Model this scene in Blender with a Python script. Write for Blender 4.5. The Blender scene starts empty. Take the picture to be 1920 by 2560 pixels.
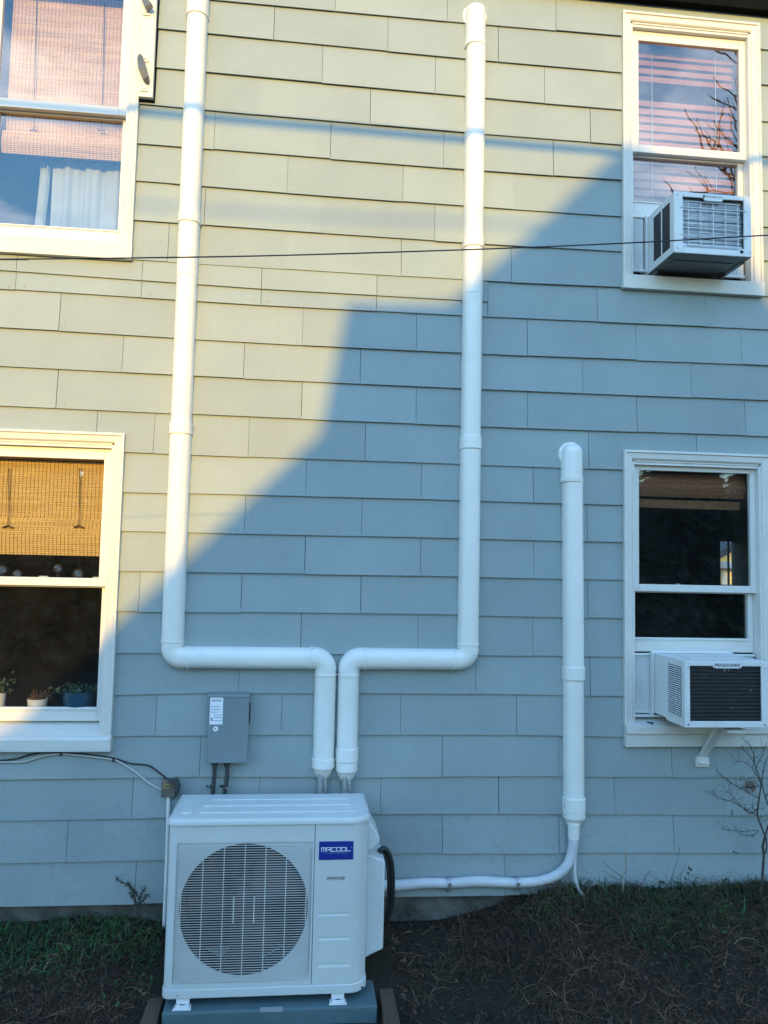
import bpy, bmesh, math, random
import numpy as np
from mathutils import Vector, Matrix

random.seed(7)
rng = np.random.default_rng(11)
SC = bpy.context.scene
COL = SC.collection
PI = math.pi

# ------------------------------------------------------------------ camera
CAM = Vector((0.0, -4.35, 2.10))
R_ = Vector((0.9943474, -0.10408181, 0.02098148))
U_ = Vector((-0.02840513, -0.07036369, 0.99711689))
F_ = Vector((0.10230539, 0.99207657, 0.07292241))
cd = bpy.data.cameras.new('camera')
cam = bpy.data.objects.new('camera', cd)
COL.objects.link(cam)
cam.matrix_world = Matrix(((R_.x, U_.x, -F_.x, CAM.x), (R_.y, U_.y, -F_.y, CAM.y), (R_.z, U_.z, -F_.z, CAM.z), (0, 0, 0, 1)))
cd.sensor_fit = 'VERTICAL'
cd.sensor_height = 24.0
cd.sensor_width = 18.0
cd.lens = 24.0 * 1950 / 2560
cd.clip_start = 0.05
cd.clip_end = 500
SC.camera = cam


def P(px, py, y=0.0):
    """the point of the plane at distance y from the wall that the photograph shows at (px, py)"""
    d = R_ * ((px - 960) / 1950) - U_ * ((py - 1280) / 1950) + F_
    return CAM + d * ((y - CAM.y) / d.y)


# ------------------------------------------------------------------ light
SUN_EL = math.radians(9.5)
SUN_SX = -0.10                              # the sun stands a little to the left of the wall's normal
SUN_TAN = math.tan(SUN_EL) * math.hypot(1, SUN_SX)
to_sun = Vector((SUN_SX, -1.0, SUN_TAN)).normalized()
world = bpy.data.worlds.new('World')
SC.world = world
world.use_nodes = True
wn = world.node_tree
wn.nodes.clear()
w_out = wn.nodes.new('ShaderNodeOutputWorld')
w_bg = wn.nodes.new('ShaderNodeBackground')
w_sky = wn.nodes.new('ShaderNodeTexSky')
w_sky.sky_type = 'NISHITA'
w_sky.sun_disc = False
w_sky.sun_elevation = SUN_EL
w_sky.sun_rotation = math.atan2(to_sun.x, to_sun.y)
w_sky.air_density = 1.6
w_sky.dust_density = 0.0
w_sky.ozone_density = 5.6
w_bg.inputs['Strength'].default_value = 0.15
# broken fair-weather clouds, the same all round the sky
w_tc = wn.nodes.new('ShaderNodeTexCoord')
w_map = wn.nodes.new('ShaderNodeMapping')
w_map.inputs['Scale'].default_value = (1, 1, 2.2)
w_noise = wn.nodes.new('ShaderNodeTexNoise')
w_noise.noise_dimensions = '4D'
w_noise.inputs['W'].default_value = 34.0
w_noise.inputs['Scale'].default_value = 3.1
w_noise.inputs['Detail'].default_value = 7
w_noise.inputs['Roughness'].default_value = 0.6
w_ramp = wn.nodes.new('ShaderNodeValToRGB')
w_ramp.color_ramp.elements[0].position = 0.54
w_ramp.color_ramp.elements[1].position = 0.74
w_mix = wn.nodes.new('ShaderNodeMix')
w_mix.data_type = 'RGBA'
w_mix.inputs[7].default_value = (6.0, 6.4, 7.4, 1)
wn.links.new(w_tc.outputs['Generated'], w_map.inputs['Vector'])
wn.links.new(w_map.outputs['Vector'], w_noise.inputs['Vector'])
wn.links.new(w_noise.outputs['Fac'], w_ramp.inputs['Fac'])
wn.links.new(w_ramp.outputs['Color'], w_mix.inputs[0])
wn.links.new(w_sky.outputs['Color'], w_mix.inputs[6])
wn.links.new(w_mix.outputs[2], w_bg.inputs['Color'])
wn.links.new(w_bg.outputs['Background'], w_out.inputs['Surface'])

sd = bpy.data.lights.new('sun', 'SUN')
sd.energy = 2.0
sd.angle = math.radians(0.53)
sd.color = (0.45, 0.258, 0.033)
sun = bpy.data.objects.new('sun', sd)
COL.objects.link(sun)
sun.rotation_euler = to_sun.to_track_quat('Z', 'Y').to_euler()
sun.location = (-3, -20, 12)

SC.view_settings.view_transform = 'Standard'
SC.view_settings.look = 'None'
SC.view_settings.exposure = 2.5
SC.view_settings.gamma = 1.0
SC.view_settings.use_curve_mapping = False


# ------------------------------------------------------------------ materials
def nmat(name):
    m = bpy.data.materials.new(name)
    m.use_nodes = True
    nt = m.node_tree
    nt.nodes.clear()
    o = nt.nodes.new('ShaderNodeOutputMaterial')
    b = nt.nodes.new('ShaderNodeBsdfPrincipled')
    nt.links.new(b.outputs[0], o.inputs[0])
    return m, nt, b


def noise(nt, scale, stretch=(1, 1, 1), detail=5, rough=0.55, coord='Object'):
    tc = nt.nodes.new('ShaderNodeTexCoord')
    mp = nt.nodes.new('ShaderNodeMapping')
    mp.inputs['Scale'].default_value = stretch
    n = nt.nodes.new('ShaderNodeTexNoise')
    n.inputs['Scale'].default_value = scale
    n.inputs['Detail'].default_value = detail
    n.inputs['Roughness'].default_value = rough
    nt.links.new(tc.outputs[coord], mp.inputs['Vector'])
    nt.links.new(mp.outputs['Vector'], n.inputs['Vector'])
    return n.outputs['Fac']


def ramp(nt, src, p0, p1, c0, c1):
    r = nt.nodes.new('ShaderNodeValToRGB')
    e = r.color_ramp.elements
    e[0].position, e[1].position = p0, p1
    e[0].color = (*c0, 1) if len(c0) == 3 else c0
    e[1].color = (*c1, 1) if len(c1) == 3 else c1
    nt.links.new(src, r.inputs['Fac'])
    return r.outputs['Color']


def mixc(nt, fac, a, b, mode='MIX'):
    m = nt.nodes.new('ShaderNodeMix')
    m.data_type = 'RGBA'
    m.blend_type = mode
    for s, v in ((0, fac), (6, a), (7, b)):
        if isinstance(v, (int, float)):
            m.inputs[s].default_value = v
        elif isinstance(v, tuple):
            m.inputs[s].default_value = (*v, 1)
        else:
            nt.links.new(v, m.inputs[s])
    return m.outputs[2]


def bump(nt, b, src, strength, dist=0.002):
    bp = nt.nodes.new('ShaderNodeBump')
    bp.inputs['Strength'].default_value = strength
    bp.inputs['Distance'].default_value = dist
    nt.links.new(src, bp.inputs['Height'])
    nt.links.new(bp.outputs[0], b.inputs['Normal'])


def scaled(c, k):
    return tuple(min(1, max(0, x * k)) for x in c)


def mat(name, c, rough=0.5, metal=0.0, var=0.08, scale=6.0, stretch=(1, 1, 1), bmp=0.0, bscale=60.0, dirt=0.0, spec=None):
    """plain surface: base colour, large soft variation, specks of dirt, fine relief"""
    m, nt, b = nmat(name)
    n = noise(nt, scale, stretch)
    col = ramp(nt, n, 0.3, 0.7, scaled(c, 1 - var), scaled(c, 1 + var))
    if dirt:
        d = ramp(nt, noise(nt, scale * 3.1, stretch, 8, 0.7), 0.56, 0.78, (0, 0, 0), (dirt,) * 3)
        col = mixc(nt, d, col, (0.10, 0.09, 0.075))
    nt.links.new(col, b.inputs['Base Color'])
    b.inputs['Roughness'].default_value = rough
    b.inputs['Metallic'].default_value = metal
    if spec is not None:
        b.inputs['Specular IOR Level'].default_value = spec
    if bmp:
        bump(nt, b, noise(nt, bscale, stretch), bmp)
    return m


M = {}
# painted fibre-cement shingles
m, nt, b = nmat('siding_paint')
SIDING = (0.278, 0.342, 0.345)
oi = nt.nodes.new('ShaderNodeObjectInfo')
tint = ramp(nt, oi.outputs['Random'], 0, 1, scaled(SIDING, 0.94), scaled(SIDING, 1.04))
big = ramp(nt, noise(nt, 2.3, (1, 1, 1)), 0.3, 0.7, (0.92, 0.92, 0.93), (1.05, 1.05, 1.04))
col = mixc(nt, 1.0, tint, big, 'MULTIPLY')
grain = noise(nt, 42, (6, 1, 0.35), 6, 0.7)
col = mixc(nt, 1.0, col, ramp(nt, grain, 0.3, 0.7, (0.95, 0.95, 0.95), (1.04, 1.04, 1.04)), 'MULTIPLY')
# pale runs washed down the wall under the upper air conditioner
tc = nt.nodes.new('ShaderNodeTexCoord')
sep = nt.nodes.new('ShaderNodeSeparateXYZ')
nt.links.new(tc.outputs['Object'], sep.inputs[0])


def band(src, lo, a, b_, hi):
    r = nt.nodes.new('ShaderNodeMapRange'); r.interpolation_type = 'SMOOTHSTEP'
    for i, v in zip((1, 2, 3, 4), (lo, a, 0, 1)): r.inputs[i].default_value = v
    s = nt.nodes.new('ShaderNodeMapRange'); s.interpolation_type = 'SMOOTHSTEP'
    for i, v in zip((1, 2, 3, 4), (b_, hi, 1, 0)): s.inputs[i].default_value = v
    nt.links.new(src, r.inputs[0]); nt.links.new(src, s.inputs[0])
    mm = nt.nodes.new('ShaderNodeMath'); mm.operation = 'MULTIPLY'
    nt.links.new(r.outputs[0], mm.inputs[0]); nt.links.new(s.outputs[0], mm.inputs[1])
    return mm.outputs[0]


runs = ramp(nt, noise(nt, 9, (3.2, 1, 0.16), 5, 0.6), 0.5, 0.72, (0, 0, 0), (0.30, 0.30, 0.30))
bx = band(sep.outputs['X'], 2.25, 2.45, 2.75, 2.95)
bz = band(sep.outputs['Z'], 2.75, 2.95, 3.45, 3.62)
mm = nt.nodes.new('ShaderNodeMath'); mm.operation = 'MULTIPLY'
nt.links.new(bx, mm.inputs[0]); nt.links.new(bz, mm.inputs[1])
mk = mixc(nt, mm.outputs[0], (0, 0, 0), runs)
col = mixc(nt, mk, col, (0.72, 0.72, 0.70))
# splashed soil on the lowest courses
sp = ramp(nt, noise(nt, 30, (1, 1, 1), 6, 0.7), 0.52, 0.75, (0, 0, 0), (0.35, 0.35, 0.35))
bz2 = band(sep.outputs['Z'], -1, 0, 0.36, 0.8)
col = mixc(nt, mixc(nt, bz2, (0, 0, 0), sp), col, (0.18, 0.16, 0.13))
nt.links.new(col, b.inputs['Base Color'])
b.inputs['Roughness'].default_value = 0.62
bump(nt, b, grain, 0.16, 0.0015)
M['siding'] = m

M['trim'] = mat('white_trim_paint', (0.64, 0.63, 0.575), 0.45, var=0.05, scale=5, stretch=(1, 1, 1), bmp=0.08, bscale=40, dirt=0.05)
M['old_trim'] = mat('weathered_trim_paint', (0.60, 0.60, 0.56), 0.6, var=0.08, scale=7, stretch=(0.3, 1, 3), bmp=0.3, bscale=26, dirt=0.35)
M['vinyl'] = mat('white_vinyl', (0.665, 0.66, 0.62), 0.35, var=0.03)
M['duct'] = mat('white_duct_plastic', (0.77, 0.77, 0.72), 0.36, var=0.04, scale=3, dirt=0.10)
M['cabinet'] = mat('ivory_cabinet_paint', (0.58, 0.615, 0.60), 0.40, var=0.05, scale=3, bmp=0.03, bscale=250, dirt=0.12)
M['grille'] = mat('ivory_grille_wire', (0.60, 0.60, 0.57), 0.35, var=0.02)
M['acwhite'] = mat('air_conditioner_white', (0.68, 0.69, 0.68), 0.4, var=0.04, scale=5, dirt=0.08)
M['acgrey'] = mat('painted_sheet_underside', (0.13, 0.145, 0.15), 0.45, metal=0.1, var=0.18, scale=7, dirt=0.3)
M['black'] = mat('dark_recess', (0.012, 0.013, 0.015), 0.7, var=0.2)
M['mesh'] = mat('dark_vent_mesh', (0.018, 0.018, 0.02), 0.6, var=0.2)
M['fin'] = mat('aluminium_fins', (0.42, 0.44, 0.46), 0.35, metal=0.7, var=0.3, scale=16, stretch=(0.3, 1, 12))
M['darkfin'] = mat('dark_coil_fins', (0.030, 0.027, 0.026), 0.5, metal=0.3, var=0.25, scale=20)
M['blade'] = mat('grey_fan_plastic', (0.042, 0.026, 0.020), 0.4, var=0.1)
M['steel'] = mat('zinc_plated_steel', (0.62, 0.64, 0.66), 0.3, metal=0.9, var=0.1, scale=30)
M['copper'] = mat('foil_wrapped_line', (0.40, 0.43, 0.45), 0.35, metal=0.5, var=0.12, scale=26, bmp=0.3)
M['foam'] = mat('white_line_insulation', (0.56, 0.58, 0.59), 0.55, var=0.08, scale=12, bmp=0.3, bscale=30, dirt=0.2)
M['cable_black'] = mat('black_cable_jacket', (0.018, 0.019, 0.021), 0.5, var=0.15)
M['cable_white'] = mat('white_cable_jacket', (0.50, 0.50, 0.47), 0.5, var=0.08, dirt=0.1)
M['conduit'] = mat('dark_grey_conduit', (0.035, 0.045, 0.05), 0.5, var=0.12)
M['boxgrey'] = mat('grey_enclosure_paint', (0.19, 0.235, 0.25), 0.42, var=0.04, scale=4, bmp=0.05, bscale=200)
M['sticker'] = mat('white_label_stock', (0.78, 0.80, 0.82), 0.45, var=0.02)
M['print'] = mat('grey_label_print', (0.30, 0.33, 0.37), 0.5, var=0.02)
M['ink'] = mat('black_label_print', (0.02, 0.022, 0.03), 0.5, var=0.02)
M['navy'] = mat('navy_badge', (0.012, 0.03, 0.24), 0.35, var=0.03)
M['badge_white'] = mat('badge_white_print', (0.85, 0.86, 0.88), 0.4, var=0.01)
M['pad'] = mat('grey_equipment_pad', (0.075, 0.135, 0.15), 0.75, var=0.1, scale=9, bmp=0.3, bscale=90, dirt=0.2)
M['timber'] = mat('weathered_timber', (0.085, 0.055, 0.035), 0.85, var=0.3, scale=9, stretch=(9, 0.6, 5), bmp=0.5, bscale=20, dirt=0.3)
M['concrete'] = mat('stained_foundation', (0.095, 0.095, 0.082), 0.95, var=0.75, scale=7, bmp=1.0, bscale=28, dirt=0.9)
M['soffit'] = mat('dark_eave_and_gap', (0.006, 0.0065, 0.006), 0.95, var=0.15, spec=0.05)  # near-black, on the eave and on the backing of the bracket board
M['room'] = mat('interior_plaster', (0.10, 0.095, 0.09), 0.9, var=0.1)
M['curtain'] = mat('white_curtain', (0.42, 0.46, 0.49), 0.9, var=0.05, bmp=0.1)
M['string'] = mat('brown_blind_string', (0.10, 0.055, 0.025), 0.8, var=0.1)
M['accordion'] = mat('pleated_side_panel', (0.68, 0.70, 0.69), 0.5, var=0.05, dirt=0.08)
M['cloudy_pot'] = mat('white_glazed_pot', (0.78, 0.77, 0.73), 0.3, var=0.04)
M['blue_pot'] = mat('blue_glazed_pot', (0.018, 0.065, 0.105), 0.3, var=0.1)
M['soil'] = mat('potting_soil', (0.03, 0.022, 0.016), 0.95, var=0.3)
M['leaf'] = mat('green_leaf', (0.022, 0.048, 0.018), 0.5, var=0.35, scale=40)
M['dryleaf'] = mat('dead_brown_leaf', (0.12, 0.07, 0.04), 0.8, var=0.4, scale=30)
M['bark'] = mat('grey_brown_bark', (0.06, 0.05, 0.045), 0.85, var=0.3, scale=30)
M['reed'] = mat('pale_dry_reed', (0.42, 0.38, 0.28), 0.7, var=0.15, scale=20)
M['interface'] = mat('brown_resin_box', (0.15, 0.13, 0.10), 0.6, var=0.3, scale=25, dirt=0.4)
M['brass'] = mat('tarnished_terminal', (0.45, 0.36, 0.14), 0.4, metal=0.6, var=0.2)
M['evergreen'] = mat('dark_evergreen', (0.028, 0.045, 0.022), 0.7, var=0.4, scale=4)
M['lawn_soil'] = None
M['neighbour'] = mat('pale_clapboard', (0.78, 0.77, 0.74), 0.6, var=0.08)
M['roof'] = mat('grey_roof_shingle', (0.06, 0.06, 0.065), 0.9, var=0.3, scale=14, bmp=0.4)
M['yellow'] = mat('yellow_clapboard', (0.78, 0.62, 0.20), 0.6, var=0.05)


def bamboo(name, c):
    m, nt, b = nmat(name)
    n = noise(nt, 5, (0.5, 1, 45), 4, 0.7)
    col = ramp(nt, n, 0.3, 0.72, scaled(c, 0.62), scaled(c, 1.2))
    n2 = noise(nt, 60, (1, 1, 1), 3)
    col = mixc(nt, 1.0, col, ramp(nt, n2, 0.3, 0.7, (0.88, 0.88, 0.88), (1.08, 1.05, 1.0)), 'MULTIPLY')
    nt.links.new(col, b.inputs['Base Color'])
    b.inputs['Roughness'].default_value = 0.6
    return m


M['bamboo'] = bamboo('bamboo_slats', (0.95, 0.56, 0.18))
M['bamboo_pale'] = bamboo('pale_bamboo_slats', (0.86, 0.50, 0.21))
M['bamboo_brown'] = bamboo('brown_bamboo_slats', (0.40, 0.15, 0.055))
M['wood_slat'] = bamboo('reddish_wood_slats', (0.42, 0.17, 0.09))


def glass(name, refl, dust):
    m = bpy.data.materials.new(name)
    m.use_nodes = True
    nt = m.node_tree
    nt.nodes.clear()
    o = nt.nodes.new('ShaderNodeOutputMaterial')
    tr = nt.nodes.new('ShaderNodeBsdfTransparent')
    tr.inputs[0].default_value = (0.93, 0.95, 0.95, 1)
    gl = nt.nodes.new('ShaderNodeBsdfGlossy')
    gl.inputs['Roughness'].default_value = 0.006
    lw_ = nt.nodes.new('ShaderNodeLayerWeight')
    lw_.inputs['Blend'].default_value = 0.5
    pw = nt.nodes.new('ShaderNodeMath'); pw.operation = 'POWER'; pw.inputs[1].default_value = 5.0
    nt.links.new(lw_.outputs['Facing'], pw.inputs[0])
    fr = nt.nodes.new('ShaderNodeMapRange')
    fr.inputs[3].default_value = refl
    fr.inputs[4].default_value = 1.0
    nt.links.new(pw.outputs[0], fr.inputs[0])
    m1 = nt.nodes.new('ShaderNodeMixShader')
    nt.links.new(fr.outputs[0], m1.inputs[0])
    nt.links.new(tr.outputs[0], m1.inputs[1])
    nt.links.new(gl.outputs[0], m1.inputs[2])
    df = nt.nodes.new('ShaderNodeBsdfDiffuse')
    df.inputs[0].default_value = (0.6, 0.6, 0.6, 1)
    m2 = nt.nodes.new('ShaderNodeMixShader')
    d = ramp(nt, noise(nt, 7, (1, 1, 1), 8, 0.7), 0.35, 0.8, (dust * 0.3,) * 3, (dust,) * 3)
    nt.links.new(d, m2.inputs[0])
    nt.links.new(m1.outputs[0], m2.inputs[1])
    nt.links.new(df.outputs[0], m2.inputs[2])
    nt.links.new(m2.outputs[0], o.inputs[0])
    # old panes are never quite flat
    bp = nt.nodes.new('ShaderNodeBump')
    bp.inputs['Strength'].default_value = 0.04
    bp.inputs['Distance'].default_value = 0.02
    nt.links.new(noise(nt, 3.0, (1, 1, 1), 2), bp.inputs['Height'])
    nt.links.new(bp.outputs[0], gl.inputs['Normal'])
    return m


M['pane'] = glass('window_glass', 0.095, 0.012)
M['bulb'] = glass('blown_glass', 0.12, 0.05)


def attr_mat(name, rough):
    m, nt, b = nmat(name)
    a = nt.nodes.new('ShaderNodeAttribute')
    a.attribute_name = 'Col'
    nt.links.new(a.outputs['Color'], b.inputs['Base Color'])
    b.inputs['Roughness'].default_value = rough
    return m


M['blades'] = attr_mat('plant_blades', 0.75)


# ------------------------------------------------------------------ mesh helpers
class MB:
    def __init__(self):
        self.v, self.f = [], []

    def add(self, vs, fs):
        o = len(self.v)
        self.v += [tuple(p) for p in vs]
        self.f += [tuple(i + o for i in q) for q in fs]
        return self

    def box(self, x0, x1, y0, y1, z0, z1):
        vs = [(x, y, z) for z in (z0, z1) for y in (y0, y1) for x in (x0, x1)]
        return self.add(vs, [(0, 2, 3, 1), (4, 5, 7, 6), (0, 1, 5, 4), (2, 6, 7, 3), (0, 4, 6, 2), (1, 3, 7, 5)])

    def prism(self, pts, d0, d1, plane='xz'):
        """polygon extruded between d0 and d1 across its plane"""
        n = len(pts)
        mk = {'xz': lambda a, b, d: (a, d, b), 'xy': lambda a, b, d: (a, b, d), 'yz': lambda a, b, d: (d, a, b)}[plane]
        vs = [mk(a, b, d0) for a, b in pts] + [mk(a, b, d1) for a, b in pts]
        fs = [tuple(range(n)), tuple(range(2 * n - 1, n - 1, -1))]
        fs += [(i, i + n, (i + 1) % n + n, (i + 1) % n) for i in range(n)]
        return self.add(vs, fs)

    def loft(self, rings, close=True, caps=True):
        n = len(rings[0])
        vs = [p for r in rings for p in r]
        fs = []
        for k in range(len(rings) - 1):
            for i in range(n if close else n - 1):
                j = (i + 1) % n
                fs.append((k * n + i, k * n + j, (k + 1) * n + j, (k + 1) * n + i))
        if caps:
            fs.append(tuple(range(n - 1, -1, -1)))
            fs.append(tuple((len(rings) - 1) * n + i for i in range(n)))
        return self.add(vs, fs)

    def tube(self, pts, r, seg=8, smooth=0):
        pts = [Vector(p) for p in pts]
        if smooth:
            pts = spline(pts, smooth)
        rr = r if isinstance(r, (list, tuple)) else [r] * len(pts)
        if len(rr) != len(pts):
            rr = list(np.interp(np.linspace(0, 1, len(pts)), np.linspace(0, 1, len(rr)), rr))
        rings = []
        up = Vector((0.13, 0.9, 0.41)).normalized()
        for i, p in enumerate(pts):
            t = (pts[min(i + 1, len(pts) - 1)] - pts[max(i - 1, 0)])
            t = t.normalized() if t.length > 1e-9 else Vector((0, 0, 1))
            a = t.cross(up)
            if a.length < 1e-4:
                a = t.cross(Vector((1, 0, 0)))
            a.normalize()
            b = t.cross(a)
            rings.append([p + (a * math.cos(2 * PI * k / seg) + b * math.sin(2 * PI * k / seg)) * rr[i] for k in range(seg)])
        return self.loft(rings)

    def lathe(self, c, prof, seg=20, axis='z'):
        rings = []
        for r, h in prof:
            ring = []
            for k in range(seg):
                a = 2 * PI * k / seg
                u, w = r * math.cos(a), r * math.sin(a)
                ring.append({'z': (c[0] + u, c[1] + w, c[2] + h), 'y': (c[0] + u, c[1] + h, c[2] + w), 'x': (c[0] + h, c[1] + u, c[2] + w)}[axis])
            rings.append(ring)
        return self.loft(rings)


def spline(pts, k):
    """Catmull-Rom through the points"""
    pts = [Vector(p) for p in pts]
    q = [pts[0] * 2 - pts[1]] + pts + [pts[-1] * 2 - pts[-2]]
    out = []
    for i in range(1, len(q) - 2):
        for s in range(k):
            t = s / k
            a, b, c, d = q[i - 1], q[i], q[i + 1], q[i + 2]
            out.append(0.5 * (2 * b + (c - a) * t + (2 * a - 5 * b + 4 * c - d) * t * t + (3 * b - a - 3 * c + d) * t ** 3))
    out.append(pts[-1])
    return out


ORIGIN = {}


def tag(o, label=None, cat=None, group=None, kind=None):
    for k, v in (('label', label), ('category', cat), ('group', group), ('kind', kind)):
        if v:
            o[k] = v
    return o


def thing(name, label, cat, loc, group=None):
    o = bpy.data.objects.new(name, None)
    COL.objects.link(o)
    o.location = loc
    o.empty_display_size = 0.1
    ORIGIN[o.name] = Vector(loc)
    return tag(o, label, cat, group)


def build(name, mb, material, parent=None, bevel=0.0, smooth=None, kind=None, seg=2):
    """one mesh object; mesh data are given in world metres"""
    v = np.array(mb.v, dtype=np.float64)
    if parent is None:
        lo, hi = v.min(0), v.max(0)
        org = Vector(((lo[0] + hi[0]) / 2, (lo[1] + hi[1]) / 2, lo[2]))
    else:
        org = ORIGIN[parent.name]
    v = v - np.array(org)
    me = bpy.data.meshes.new(name)
    me.from_pydata(v.tolist(), [], mb.f)
    bm = bmesh.new()
    bm.from_mesh(me)
    bmesh.ops.recalc_face_normals(bm, faces=bm.faces)
    bm.to_mesh(me)
    bm.free()
    o = bpy.data.objects.new(name, me)
    COL.objects.link(o)
    me.materials.append(material)
    if parent is None:
        o.location = org
    else:
        o.parent = parent
    ORIGIN[o.name] = org
    if bevel:
        bv = o.modifiers.new('bevel', 'BEVEL')
        bv.width = bevel
        bv.segments = seg
        bv.limit_method = 'ANGLE'
        bv.angle_limit = math.radians(40)
    if smooth is not None:
        me.polygons.foreach_set('use_smooth', [True] * len(me.polygons))
        try:
            me.set_sharp_from_angle(angle=math.radians(smooth))
        except Exception:
            pass
    if kind:
        o['kind'] = kind
    return o


def text(name, s, parent, material, centre, height, width=None, space=1.0, bold=0.0, depth=0.0006, face='front'):
    """flat lettering standing on a surface that faces the garden"""
    cu = bpy.data.curves.new(name, 'FONT')
    cu.body = s
    cu.space_character = space
    cu.offset = bold
    cu.resolution_u = 3
    t = bpy.data.objects.new(name, cu)
    COL.objects.link(t)
    bpy.context.view_layer.update()
    me = bpy.data.meshes.new_from_object(t.evaluated_get(bpy.context.evaluated_depsgraph_get()))
    bpy.data.objects.remove(t)
    n = len(me.vertices)
    co = np.empty(n * 3)
    me.vertices.foreach_get('co', co)
    co = co.reshape(-1, 3)
    lo, hi = co.min(0), co.max(0)
    k = height / (hi[1] - lo[1])
    kx = k if width is None else width / (hi[0] - lo[0])
    q = np.zeros_like(co)
    q[:, 0] = centre[0] + (co[:, 0] - (lo[0] + hi[0]) / 2) * kx
    q[:, 2] = centre[2] + (co[:, 1] - (lo[1] + hi[1]) / 2) * k
    q[:, 1] = centre[1]
    org = ORIGIN[parent.name]
    q -= np.array(org)
    me.vertices.foreach_set('co', q.ravel())
    me.materials.clear()
    me.materials.append(material)
    o = bpy.data.objects.new(name, me)
    COL.objects.link(o)
    o.parent = parent
    ORIGIN[o.name] = org
    return o


def screw(parent, x, y, z, r=0.0035, m=None):
    return build('screw', MB().lathe((x, y, z), [(r, 0), (r, -0.0015), (r * 0.6, -0.0025)], 8, 'y'), m or M['steel'], parent)


def smoothstep(a, b, x):
    t = np.clip((x - a) / (b - a), 0, 1)
    return t * t * (3 - 2 * t)


# ================================================================== ground
def ground_z(x, y):
    x = np.asarray(x, float)
    y = np.asarray(y, float)
    top = 0.235 - 0.05 * smoothstep(-0.9, -0.5, x) + 0.04 * smoothstep(0.75, 1.0, x) + 0.115 * smoothstep(0.95, 1.45, x)
    run = 0.72 + 0.35 * smoothstep(0.8, 1.6, x)
    s = np.clip((y + run) / run, 0, 1)
    s = s * s * (3 - 2 * s)
    h = top * s
    n = 0.012 * np.sin(5.1 * x + 1.3 * np.sin(3.7 * y)) * np.cos(6.3 * y + 0.7) + 0.007 * np.sin(13 * x + 9 * y) * np.sin(11 * y - 4 * x)
    n = n * (0.4 + 0.6 * smoothstep(0.45, 1.0, np.abs(x + 0.1)))
    return h + n + 0.02 * np.sin(0.5 * x) * np.sin(0.43 * y) * smoothstep(2, 6, -y)


def axis(a, b, step, far):
    out = [a]
    d = step
    while out[-1] > -far:
        d *= 1.45
        out.append(out[-1] - d)
    out = out[::-1] + list(np.arange(a + step, b, step))
    d = step
    while out[-1] < far:
        d *= 1.45
        out.append(out[-1] + d)
    return np.array(out)


gx, gy = axis(-2.6, 3.8, 0.05, 140), axis(-2.2, 0.3, 0.05, 140)
X, Y = np.meshgrid(gx, gy)
Z = ground_z(X, Y)
Z[Y > 1.2] -= 0.10
nx, ny = len(gx), len(gy)
mb = MB()
mb.v = np.stack([X.ravel(), Y.ravel(), Z.ravel()], 1).tolist()
mb.f = [(j * nx + i, j * nx + i + 1, (j + 1) * nx + i + 1, (j + 1) * nx + i) for j in range(ny - 1) for i in range(nx - 1)]
m, nt, b = nmat('soil_and_thatch')
c1 = ramp(nt, noise(nt, 1.7, (1, 1, 1), 6, 0.65, 'Object'), 0.36, 0.62, (0.020, 0.012, 0.008), (0.015, 0.017, 0.008))
c2 = ramp(nt, noise(nt, 55, (1, 1, 1), 8, 0.75, 'Object'), 0.3, 0.75, (0.35, 0.35, 0.35), (1.8, 1.7, 1.5))
nt.links.new(mixc(nt, 1.0, c1, c2, 'MULTIPLY'), b.inputs['Base Color'])
b.inputs['Roughness'].default_value = 0.95
bump(nt, b, noise(nt, 40, (1, 1, 1), 8, 0.75, 'Object'), 0.9, 0.02)
M['lawn_soil'] = m
build('ground', mb, m, None, smooth=60, kind='structure')

# ================================================================== house
house = thing('house', 'two storey house wall of grey painted shingles with four white windows', 'house', (0.9, 0, 0.32))
HX0, HX1 = -3.6, 4.8

WINDOWS = [
    # outer casing left/right, head, casing foot, upper glass l/r/bottom/top, upper rail foot, lower glass bottom, lower sash foot, sill kind
    dict(key='UL', xl=-1.862, xr=-0.985, top=5.48, foot=3.865, gl=-1.752, gr=-1.100, g0=4.660, g1=5.325, rail=4.610, lg0=3.962, sash=3.887, sill=(3.770, 3.865, -0.046), old=False),
    dict(key='LL', xl=-1.857, xr=-0.978, top=2.805, foot=1.190, gl=-1.747, gr=-1.086, g0=2.018, g1=2.661, rail=1.974, lg0=1.328, sash=1.256, sill=(1.115, 1.188, -0.060), old=True),
    dict(key='UR', xl=1.833, xr=2.708, top=5.500, foot=3.862, gl=1.943, gr=2.588, g0=4.683, g1=5.341, rail=4.635, lg0=4.350, sash=4.272, sill=(3.779, 3.862, -0.046), old=False),
    dict(key='LR', xl=1.837, xr=2.737, top=2.820, foot=1.252, gl=1.938, gr=2.622, g0=2.045, g1=2.709, rail=2.004, lg0=1.736, sash=1.655, sill=(1.205, 1.252, -0.062), old=True),
]
CW = 0.055
SET = 0.022                                  # the sashes sit this far behind the blind stops
for w in WINDOWS:
    k = 1 + SET / 4.35
    for q in ('gl', 'gr'):
        w[q] *= k
    for q in ('g0', 'g1', 'rail', 'lg0', 'sash'):
        w[q] = 2.10 + (w[q] - 2.10) * k

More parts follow.
